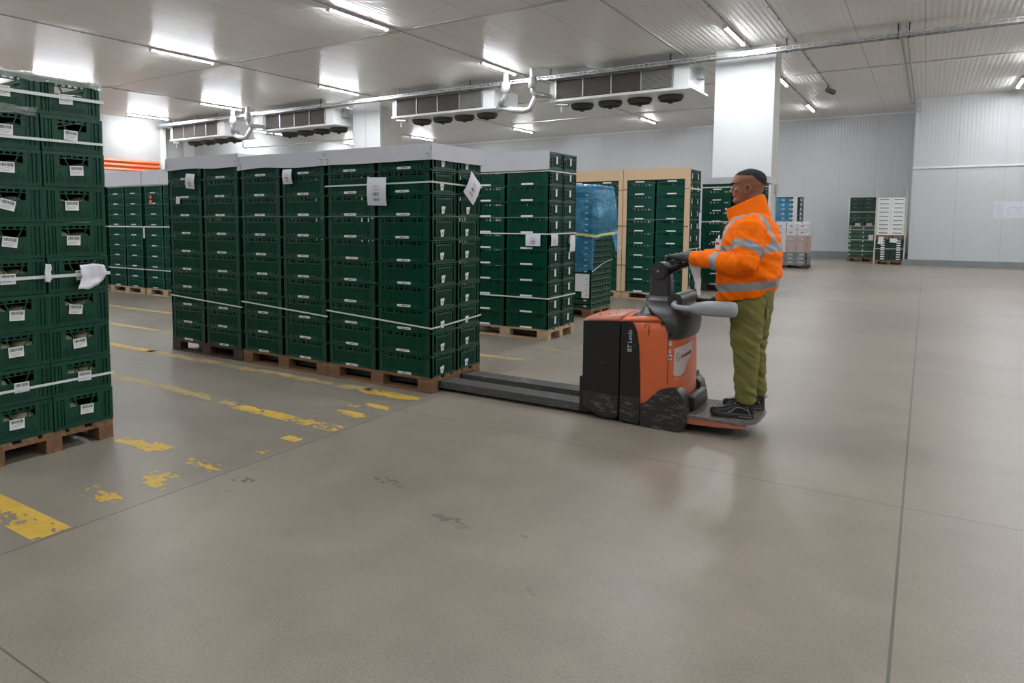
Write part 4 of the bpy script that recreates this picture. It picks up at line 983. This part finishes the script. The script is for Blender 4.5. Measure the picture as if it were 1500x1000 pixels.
# padded side arms
for yy, nm in ((5.00, 'padgrey'), (5.56, 'console')):
    q = MB(M[nm]); s = 1 if yy < 5.2 else -1
    q.tube([(-1.44, 5.10 if s > 0 else 5.46, .90), (-1.43, yy+.02*s, .893), (-1.41, yy, .882), (-1.36, yy, .877), (-1.29, yy, .877)], .020, 12)
    q.loft(tube_rings([(-1.315, yy, .877), (-1.30, yy, .878), (-1.26, yy, .882), (-1.20, yy, .886), (-1.10, yy, .889), (-1.05, yy, .890), (-1.02, yy, .890), (-1.008, yy, .890), (-1.003, yy, .890)],
        [(.020, .018), (.030, .024), (.044, .032), (.052, .038), (.054, .040), (.054, .040), (.050, .036), (.036, .026), (.008, .006)], 20)); q.obj('side_arm_pad', truck)
# lettering and stickers
def text_mesh(s, size, m, ext=.0006, rotm=Matrix.Identity(4)):
    c = bpy.data.curves.new('t', 'FONT'); c.body = s; c.size = size; c.extrude = ext; c.offset = .0007
    o = bpy.data.objects.new('t', c); link(o); bpy.context.view_layer.update()
    me = bpy.data.meshes.new_from_object(o.evaluated_get(bpy.context.evaluated_depsgraph_get())); bpy.data.objects.remove(o)
    me.transform(rotm); me.materials.clear(); me.materials.append(M[m]); return me
T = Matrix.Translation((-1.708, TY0-.0075, .535)) @ Matrix.Rotation(PI/2, 4, 'X') @ Matrix.Rotation(PI/2, 4, 'Z')
o = link(bpy.data.objects.new('lettering', text_mesh('BT Levio', .045, 'lettering', rotm=T))); attach(o, truck)
q = MB(M['marker'])
def stroke(pts, r=.0022): q.tube(pts, r, 5)
yk = TY0-.0005
stroke([(-1.615, yk, .735), (-1.612, yk, .745), (-1.588, yk, .742), (-1.588, yk, .725), (-1.592, yk, .665)]); stroke([(-1.603, yk, .700), (-1.578, yk, .702)]); stroke([(-1.618, yk, .715), (-1.614, yk, .744)])
q.obj('handwritten_seven', truck)
def cpt(th, z, off=.0015):
    t_ = math.radians(th); return Vector((-1.458+(.1008+off)*math.sin(t_)**.95, 5.28-(.30+off)*math.cos(t_)**.95, z))
q = MB(M['badge']); n = 16
topz = lambda u: .585+.035*u; botz = lambda u: .585-.14-.06*math.sin(PI*min(1, .15+u*.8))**.8 if u < 1 else .5
for i in range(n):
    u0, u1 = i/n, (i+1)/n; t0, t1 = 24+62*u0, 24+62*u1
    b = lambda u: .44-.055*math.sin(PI*min(1, .25+u))+ (.10*max(0, u-.55)/.45)
    q.quad(cpt(t0, b(u0)), cpt(t1, b(u1)), cpt(t1, topz(u1)), cpt(t0, topz(u0)))
bd = q.obj('badge', truck)
q = MB(M['redprint'])
def cstroke(p): q.tube([cpt(a, b, .003) for a, b in p], .0018, 5)
cstroke([(41, .545), (36, .552), (32, .535), (32, .51), (36, .498), (42, .505), (42, .522), (38, .522)])
x_ = 46
for k in range(5): cstroke([(x_, .512+.004*k), (x_+2, .535+.004*k), (x_+4, .512+.004*k), (x_+6, .535+.004*k), (x_+7, .516+.004*k)]); x_ += 7
q.obj('script', bd)
q = MB(M['badge'])
for k, z in enumerate((.365, .35)):
    for a in range(28, 64-4*k, 6): q.quad(cpt(a, z), cpt(a+4.5, z+.002), cpt(a+4.5, z+.008), cpt(a, z+.006))
q.obj('small_print', truck)
q = MB(M['badge'], M['print'])
def cp(a0, a1, z0, z1, m=None, off=.0015): q.quad(cpt(a0, z0, off), cpt(a1, z0, off), cpt(a1, z1, off), cpt(a0, z1, off), m)
cp(6, 17, .505, .545); cp(8, 15, .515, .533, M['print'], .002); cp(7, 14, .555, .572); cp(7, 15, .577, .583); cp(6, 16, .608, .625); cp(7, 16, .63, .640)
q.obj('warning_sticker', truck)
q = MB(M['black']); q.loft([[Vector((-1.451+dx, TY0-.001, z)) for z in np.linspace(.33, .66, 10)] for dx in (0, .004)], closed=False, cap=False); q.obj('seam', truck)

# ---------------------------------------------------------------- the driver
man = thing('person', 'man in orange hi-vis jacket and olive trousers standing on the truck platform', 'person', (-1.0, 5.28, .126))
HX, HY, HZ = -1.012, 5.27, 1.603      # head: local f = forward (-X), s = to his left (-Y)
def prof(tab, z):
    for (a, b), (c, d) in zip(tab, tab[1:]):
        if a <= z <= c: t_ = (z-a)/(c-a); t_ = t_*t_*(3-2*t_)*.5+t_*.5; return b+(d-b)*t_
    return tab[-1][1]
FT = [(-.02, .055), (0, .085), (.012, .103), (.028, .104), (.040, .096), (.050, .102), (.056, .107), (.064, .103), (.070, .108), (.080, .104), (.095, .098), (.118, .094), (.128, .098), (.140, .112), (.152, .112), (.175, .106), (.195, .094), (.212, .074), (.226, .045), (.234, .015), (.2375, 0)]
BT = [(-.02, -.005), (0, -.03), (.03, -.06), (.055, -.075), (.09, -.090), (.13, -.104), (.165, -.106), (.195, -.094), (.215, -.072), (.228, -.04), (.2375, 0)]
WT = [(-.02, .03), (0, .040), (.02, .050), (.05, .060), (.09, .069), (.13, .074), (.165, .076), (.195, .068), (.215, .052), (.228, .032), (.2375, .004)]
def hp(f, s, z): return Vector((HX-f, HY-s, HZ+z))
hq = MB(M['skin']); R = []
for k in range(44):
    z = -.02+.2565*k/43; f, b, w_ = prof(FT, z), prof(BT, z), prof(WT, z); c = (f+b)/2; h = max(.003, (f-b)/2); ring = []
    for i in range(40):
        a = 2*PI*i/40; ca, sa = math.cos(a), math.sin(a); ex = 2.15
        x = math.copysign(abs(ca)**(2/ex), ca)*h; y = math.copysign(abs(sa)**(2/ex), sa)*w_
        if ca > .2 and z < .11: y *= 1-.16*(ca-.2)     # narrower jaw front
        ring.append(hp(c+x, y, z))
    R.append(ring)
hq.loft(R)
def ell(q, c, r, n=14, m=None):
    q.loft([[hp(c[0]+r[0]*math.sin(t_)*math.cos(a), c[1]+r[1]*math.sin(t_)*math.sin(a), c[2]-r[2]*math.cos(t_)) for a in [2*PI*i/n for i in range(n)]] for t_ in [PI*(k+.02)/(8.04) for k in range(9)]], m)
# nose, brow, cheekbones, chin, lips
hq.loft([[hp(f+dx*.5, 0+s, z) for dx, s in ((1.0*w_, 0), (.2*w_, w_*.75), (-1.6*w_, w_*1.2), (-2.5*w_, 0), (-1.6*w_, -w_*1.2), (.2*w_, -w_*.75))] for f, w_, z in ((.104, .007, .126), (.108, .009, .112), (.117, .0105, .098), (.1255, .0125, .088), (.126, .0135, .081), (.116, .013, .074), (.106, .010, .071))])
for s in (-1, 1):
    ell(hq, (.111, .0135*s, .079), (.010, .0075, .0075)); ell(hq, (.096, .028*s, .143), (.016, .026, .0075)); ell(hq, (.072, .046*s, .092), (.022, .016, .020))
ell(hq, (.099, 0, .0605), (.0135, .023, .0050)); ell(hq, (.098, 0, .0500), (.0135, .021, .0055)); ell(hq, (.092, 0, .018), (.015, .022, .016))
# neck
hq.loft(tube_rings([(HX+.045, HY, 1.48), (HX+.035, HY, 1.56), (HX+.025, HY, 1.63), (HX+.02, HY, 1.70)], [(.062, .060), (.058, .056), (.058, .056), (.055, .055)], 22, up=(1, 0, 0)))
def hdisp(p, nn):
    f, s, z = HX-p.x, HY-p.y, p.z-HZ; d = 0
    for q_ in (-1, 1):   # eye sockets
        e = ((f-.098)/.02)**2+((s-.032*q_)/.019)**2+((z-.122)/.013)**2
        if e < 1: d -= .0075*(1-e)
    e = ((z-.0553)/.0028)**2+((s)/.026)**2
    if e < 1 and f > .075: d -= .003*(1-e)
    return d
head = remesh(hq, .0032, 3, 'head', hdisp)
def hcls(c):
    f, s, z = HX-c.x, HY-c.y, c.z-HZ
    line = .188 - max(0, .09-f)*.06 - max(0, -.025-f)*.85
    if f < -.075: line -= .0
    if f > .085: line = max(line, .176)
    nz_ = noise.noise(Vector((f*60, s*60, z*60)))*.004+noise.noise(Vector((f*300, s*300, z*300)))*.007*(f < .08)
    if z > line+.008+nz_: return 'hair'
    if z > line-.040+nz_*2 and f < .055: return 'fade'
    if abs(z-.0553) < .0105 and abs(s) < .022 and f > .088: return 'lip'
    return 'skin'
hd = split_mesh(head, hcls, dict(hair=('hair', 'hair'), fade=('shaved_hair', 'stubble'), lip=('lips', 'lip'), skin=('head', 'skin')), man, dict(hair=.0022, fade=.0003))
for s in (-1, 1):
    q = MB(M['eye'], M['black']); ell(q, (.0800, .032*s, .1215), (.0120, .0120, .0110), m=M['eye']); ell(q, (.0875, .0335*s, .1215), (.0056, .0056, .0056), m=M['black']); q.obj('eye', man)
    q = MB(M['hair']); q.tube([hp(.110, .012*s, .1385), hp(.111, .025*s, .1425), hp(.100, .042*s, .1395), hp(.085, .052*s, .134)], [.003, .0042, .0036, .0015], 8); q.obj('eyebrow', man)
    q = MB(M['skin']); e0 = -.004
    def ep(a, r, out): return hp(e0+r*math.cos(a)*.62-.002*math.sin(a), (.072+out)*s, .094+r*math.sin(a))
    q.tube([ep(math.radians(a), .030-.003*(a < -60 or a > 240), .011+.006*math.cos(math.radians(a-150))) for a in range(-95, 215, 20)], [.0045, .006, .006, .005, .005, .005, .005, .005, .005, .005, .0045, .004, .0045, .0055, .006, .005][:16], 8)
    q.tube([ep(math.radians(a), .018, .008) for a in range(-80, 150, 25)], .0035, 7)
    q.loft([[ep(2*PI*i/18, r, o_) for i in range(18)] for r, o_ in ((.028, .006), (.014, .001), (.001, .0))], cap=False)
    q.loft([[ep(2*PI*i/18, r, o_) for i in range(18)] for r, o_ in ((.028, .007), (.022, -.006))], cap=False)
    q.obj('ear', man)

# jacket
SH = [Vector((-.965, 5.095, 1.425)), Vector((-.965, 5.445, 1.425))]
EL = [Vector((-.965, 4.985, 1.195)), Vector((-1.00, 5.60, 1.20))]
WR = [Vector((-1.335, 5.085, 1.222)), Vector((-1.345, 5.44, 1.225))]
jq = MB(M['jacket'])
JR = [(.955, -1.185, -.845, .200, .20, 2.6), (.985, -1.190, -.828, .212, .2, 2.6), (1.03, -1.192, -.812, .222, .15, 2.5), (1.10, -1.198, -.800, .232, .1, 2.5), (1.20, -1.192, -.797, .236, .05, 2.4), (1.30, -1.178, -.800, .232, .02, 2.4), (1.38, -1.160, -.812, .225, 0, 2.4), (1.44, -1.145, -.832, .205, .02, 2.3), (1.485, -1.135, -.855, .165, .05, 2.2), (1.52, -1.12, -.885, .115, .1, 2.0), (1.545, -1.09, -.91, .075, .2, 2.0)]
jq.loft([sring(((xf+xb)/2, 5.275, z), ((xb-xf)/2, 0, (xb-xf)/2*sl), (0, hy, 0), 44, ex) for z, xf, xb, hy, sl, ex in JR])
for s in (0, 1):
    S, E_, W_ = SH[s], EL[s], WR[s]; inn = Vector((0, .10 if s == 0 else -.10, .035))
    jq.loft(tube_rings([S+inn, S+inn*.3, S, S.lerp(E_, .35), S.lerp(E_, .7), E_+Vector((.0, 0, .0)), E_.lerp(W_, .12)+Vector((0, 0, -.005)), E_.lerp(W_, .35), E_.lerp(W_, .65), E_.lerp(W_, .92), W_], [.07, .088, .090, .086, .082, .076, .076, .068, .058, .050, .044], 22, up=(1, 0, 0)))
def seg(p, a, b):
    ab = b-a; t_ = max(0, min(1, (p-a).dot(ab)/ab.length_squared)); return t_, (p-a-ab*t_).length
def jdisp(p, nn):
    ta, da = min((seg(p, SH[s], EL[s]) for s in (0, 1)), key=lambda x: x[1]); tf, df = min((seg(p, EL[s], WR[s]) for s in (0, 1)), key=lambda x: x[1])
    if df < .085: v = Vector((p.x*22, p.y*8, p.z*10)); amp = .006
    elif da < .10: v = Vector((p.x*9, p.y*9, p.z*18+p.x*8)); amp = .005
    else: v = Vector((p.x*5-p.z*4, p.y*5, p.z*12+p.x*7)); amp = .008
    r = noise.noise(v)+.5*noise.noise(v*2.1+Vector((5, 1, 2)))
    fold = (1-abs(noise.noise(v*1.3+Vector((9, 9, 9))))*2)
    return amp*1.5*(r+.6*fold)
jm = remesh(jq, .0075, 4, 'jacket', jdisp)
def jcls(c):
    for s in (0, 1):
        ta, da = seg(c, SH[s], EL[s]); tf, df = seg(c, EL[s], WR[s])
        if df < .088 and tf > .06 and (abs(c.y-5.275) > .10 or c.x < -1.21):
            return 'band' if .44 < tf < .585 else 'cloth'
        if da < .108 and abs(c.y-5.275) > .165 and ta < .98 :
            t2 = (c-SH[s]).dot((EL[s]-SH[s]))/(EL[s]-SH[s]).length_squared
            if .42 < t2-.9*(c.x-SH[s].x) < .66 and ta > .2: return 'band'
            if not (c.z > 1.40 and abs(abs(c.y-5.275)-.125) < .03): return 'cloth'
    zz = c.z-.12*(c.x+1.0)
    if 1.012 < zz < 1.068: return 'band'
    z2 = c.z-.08*(c.x+1.0)
    if 1.262 < z2 < 1.322: return 'band'
    if z2 >= 1.32 and .105 < abs(c.y-5.275) < .150 : return 'band'
    return 'cloth'
sp_ = split_mesh(jm, jcls, dict(band=('reflective_band', 'reflect'), cloth=('jacket', 'jacket')), man)
q = MB(M['jacket']); R = []
for t_, (z, xf, xb, hy, sl) in enumerate([(1.49, -1.125, -.87, .115, .15), (1.52, -1.135, -.885, .100, .28), (1.555, -1.148, -.900, .090, .38), (1.59, -1.152, -.912, .083, .44), (1.612, -1.156, -.922, .080, .46)]):
    R.append(sring(((xf+xb)/2, 5.272, z), ((xb-xf)/2, 0, (xb-xf)/2*sl), (0, hy, 0), 44, 1.9))
for ring in R[1:]:
    for p in ring: p += Vector((noise.noise(p*14), noise.noise(p*14+Vector((3, 3, 3))), 0))*.006
q.loft(R, cap=False); o = q.obj('collar', man); o.modifiers.new('s', 'SOLIDIFY').thickness = .010; o.modifiers['s'].offset = 0; o.modifiers.new('u', 'SUBSURF').levels = 1
q = MB(M['label']); q.cyl((-1.148, 5.232, 1.565), (-1.152, 5.226, 1.565), .007, 12); q.obj('collar_button', man)
q = MB(M['black'])
for p in ((-1.165, 5.20, 1.44), (-1.183, 5.19, 1.10), (-1.175, 5.185, .965)): q.cyl(p, (p[0]-.006, p[1]-.012, p[2]), .007, 12)
q.cyl((-1.305, 5.085, 1.178), (-1.305, 5.080, 1.170), .008, 10); q.obj('snap_button', man)
q = MB(M['tag'], M['redprint']); q.box(-.022, .022, -.002, .002, -.034, .034, T=Matrix.Translation((-1.163, 5.085, 1.325)) @ Matrix.Rotation(-.5, 4, 'Z') @ Matrix.Rotation(.1, 4, 'Y'))
q.box(-.016, .010, -.003, -.002, -.005, .012, M['redprint'], T=Matrix.Translation((-1.163, 5.085, 1.325)) @ Matrix.Rotation(-.5, 4, 'Z')); q.obj('name_badge', man)
q = MB(M['tag']); q.tube([(-1.160, 5.082, 1.36), (-1.158, 5.09, 1.385)], .006, 6); q.obj('badge_clip', man)

# trousers
pq = MB(M['pants'])
pq.loft([sring((x, 5.275, z), (hx, 0, 0), (0, hy, 0), 40, 2.4) for z, x, hx, hy in ((1.06, -.995, .155, .175), (.98, -.985, .150, .178), (.90, -.978, .138, .180), (.86, -.978, .12, .17))])
LEGS = [[(-.975, 5.185, .96, .115, .095), (-.977, 5.175, .85, .112, .092), (-.978, 5.165, .74, .100, .083), (-.976, 5.16, .64, .090, .078), (-.970, 5.16, .54, .080, .073), (-.968, 5.16, .42, .073, .070), (-.968, 5.162, .30, .066, .066), (-.968, 5.165, .235, .060, .060)],
        [(-.965, 5.37, .96, .11, .095), (-.962, 5.385, .85, .106, .092), (-.965, 5.40, .74, .092, .083), (-.970, 5.41, .64, .084, .078), (-.966, 5.42, .54, .076, .073), (-.960, 5.43, .42, .071, .070), (-.955, 5.435, .30, .066, .066), (-.952, 5.44, .235, .060, .060)]]
for L_ in LEGS: pq.loft([sring((x, y, z), (rx, 0, 0), (0, ry, 0), 26, 2.2) for x, y, z, rx, ry in L_])
def pdisp(p, nn):
    k = 1.5 if p.z < .42 or .55 < p.z < .72 else .9
    v = Vector((p.x*7+p.z*3, p.y*7, p.z*15+p.x*9)); return .0075*k*(noise.noise(v)+.6*noise.noise(v*2.2)+.5*(1-2*abs(noise.noise(v*1.4+Vector((4, 4, 4))))))
pm = remesh(pq, .0075, 3, 'trousers', pdisp); pm.materials.append(M['pants'])
o = link(bpy.data.objects.new('trousers', pm)); pm.polygons.foreach_set('use_smooth', [True]*len(pm.polygons)); attach(o, man)
q = MB(M['pants']); q.box(-.86, -.852, 5.17, 5.25, .82, .93); q.box(-.858, -.848, 5.17, 5.25, .905, .94); q.obj('back_pocket', man, bevel=.003)

# shoes
def shoe(hx, hy, tx, ty, name='shoe'):
    "heel and toe positions on the platform"
    zb = .1275; d = Vector((tx-hx, ty-hy, 0)); L_ = d.length; d.normalize(); s = Vector((-d.y, d.x, 0))
    P = lambda a, b, z: Vector((hx, hy, zb))+d*a*L_+s*b+Vector((0, 0, z))
    outl = [(0.0, .006), (.03, .024), (.10, .034), (.25, .036), (.42, .034), (.58, .041), (.72, .049), (.84, .046), (.93, .034), (.985, .016), (1.0, .003)]
    def ring(z, g=0, lift=0): return [P(a, b+g*(1 if b > .01 else .3), z+lift*max(0, a-.7)**2*1.2+.0) for a, b in outl]+[P(a, -b-g*(1 if b > .01 else .3), z+lift*max(0, a-.7)**2*1.2) for a, b in outl[::-1]]
    q = MB(M['sole']); q.loft([ring(.0, -.002, .12), ring(.012, .004, .12), ring(.030, .004, .12), ring(.036, .0, .12)]); so = q.obj('shoe_sole', man)
    q = MB(M['shoe']); hgt = lambda a: .118 if a < .25 else (.118-(a-.25)/.45*.044 if a < .7 else .074-.022*((a-.7)/.3)**1.5)
    R = []
    for a, b in [(0.004, .008)]+outl[1:-1]+[(.995, .008)]:
        h = hgt(a)*(.8 if a in (.004, .995) else 1); n = 16; r = []
        for i in range(n+1):
            t_ = PI*i/n; c_, s_ = math.cos(t_), math.sin(t_); r.append(P(a, math.copysign(abs(c_)**.7, c_)*b*(1.0-.12*s_), .022+(h-.022)*abs(s_)**.75))
        R.append(r)
    q.loft(R, closed=True); o = q.obj(name, man, recalc=True); o.modifiers.new('u', 'SUBSURF').levels = 1
    q = MB(M['shoe'])
    for k in range(5):
        a = .40+k*.065; z = hgt(a)+.004; q.tube([P(a, .026, z-.016), P(a+.01, .014, z), P(a-.01, 0, z+.004), P(a+.01, -.014, z), P(a, -.026, z-.016)], .003, 6)
    q.tube([P(.37, 0, .112), P(.33, .02, .127), P(.38, .035, .11), P(.38, .005, .108), P(.33, -.02, .124), P(.40, -.035, .108)], .0028, 6)
    q.loft([sring(P(.30+.0*z, 0, z), d*.012, s*.03, 14) for z in (.08, .11, .138)]); q.obj('laces', man)
    q = MB(M['shoegrey'])
    for sgn in (1, -1):
        q.tube([P(.14, sgn*.040, .062), P(.30, sgn*.0395, .078), P(.42, sgn*.036, .074), P(.50, sgn*.040, .050), P(.60, sgn*.044, .038)], [.0018, .0028, .003, .0028, .0015], 6)
        q.tube([P(.10, sgn*.037, .030), P(.14, sgn*.038, .062), P(.18, sgn*.038, .088)], .002, 6)
        q.tube([P(.06, sgn*.036, .012), P(.35, sgn*.0415, .014)], .0028, 6)
    q.obj('shoe_trim', man)
    q = MB(M['shoe']); q.tube([P(.02, .0, .085), P(-.035, 0, .095), P(-.045, 0, .108), P(.01, 0, .104)], .004, 6); q.obj('heel_loop', man)
    q = MB(M['glove']); q.loft([sring(P(.17, 0, z), d*r, s*r*.75, 20) for z, r in ((.06, .036), (.09, .036), (.13, .034))]); q.obj('sock', man)
shoe(-.905, 5.165, -1.185, 5.11); shoe(-.890, 5.455, -1.165, 5.40)

# gloved hands, fingers closed over the tiller head
def hand(W_, side):
    "side -1: his left (near the viewer), +1: his right"
    q = MB(M['glove']); w0 = W_+Vector((.02, 0, 0))
    kn = W_+Vector((-.105, -.01*side*0, .008))    # knuckle line centre
    q.loft(tube_rings([w0, W_+Vector((-.03, 0, .002)), W_+Vector((-.07, 0, .006)), kn, kn+Vector((-.012, 0, 0))], [(.036, .036), (.032, .037), (.029, .045), (.024, .046), (.015, .040)], 16, up=(0, 0, 1)))
    for k, (off, ln) in enumerate(((-.031, .070), (-.0105, .080), (.0105, .076), (.030, .060))):
        off *= side
        b = kn+Vector((.012, -off, .002)); d = [Vector((-.95, 0, .05)), Vector((-.80, 0, -.6)), Vector((-.10, 0, -1.0))]
        spread = .03*off/.03
        p1 = b+Vector((d[0].x, -spread*.3, d[0].z)).normalized()*(ln*.46+.012); p2 = p1+Vector((d[1].x, 0, d[1].z)).normalized()*ln*.32; p3 = p2+Vector((d[2].x, 0, d[2].z)).normalized()*ln*.26
        q.loft(tube_rings([b, p1, p2, p3, p3+(p3-p2)*.25], [.0135, .0125, .0118, .0105, .006], 12, up=(0, 1, 0)))
    t0 = W_+Vector((-.035, .024*side*-1*-1, -.004)); sgn = side
    q.loft(tube_rings([t0, t0+Vector((-.030, .020*-sgn*-1*-1, -.014)), t0+Vector((-.058, .022*-sgn, -.026)), t0+Vector((-.078, .014*-sgn, -.036)), t0+Vector((-.084, .012*-sgn, -.040))], [.0155, .015, .014, .012, .006], 12, up=(0, 0, 1)))
    me = remesh(q, .003, 2, 'glove', lambda p, nn: .0016*noise.noise(p*60)); me.materials.append(M['glove'])
    me.polygons.foreach_set('use_smooth', [True]*len(me.polygons)); o = link(bpy.data.objects.new('gloved_hand', me)); attach(o, man)
hand(WR[0]+Vector((-.015, .01, 0)), -1); hand(WR[1]+Vector((-.015, 0, 0)), 1)
t = crumple('hanging_paper', 'thin white torn paper strip hanging from the left hand of the man above the tiller', 'paper', lambda u, v: (-1.372+.078*v**.8+.080*u*(1-.72*v), 5.12+.015*math.sin(4*v), 1.20-.245*v), 8, 24, 'paper', .010, 9, th=.0008)
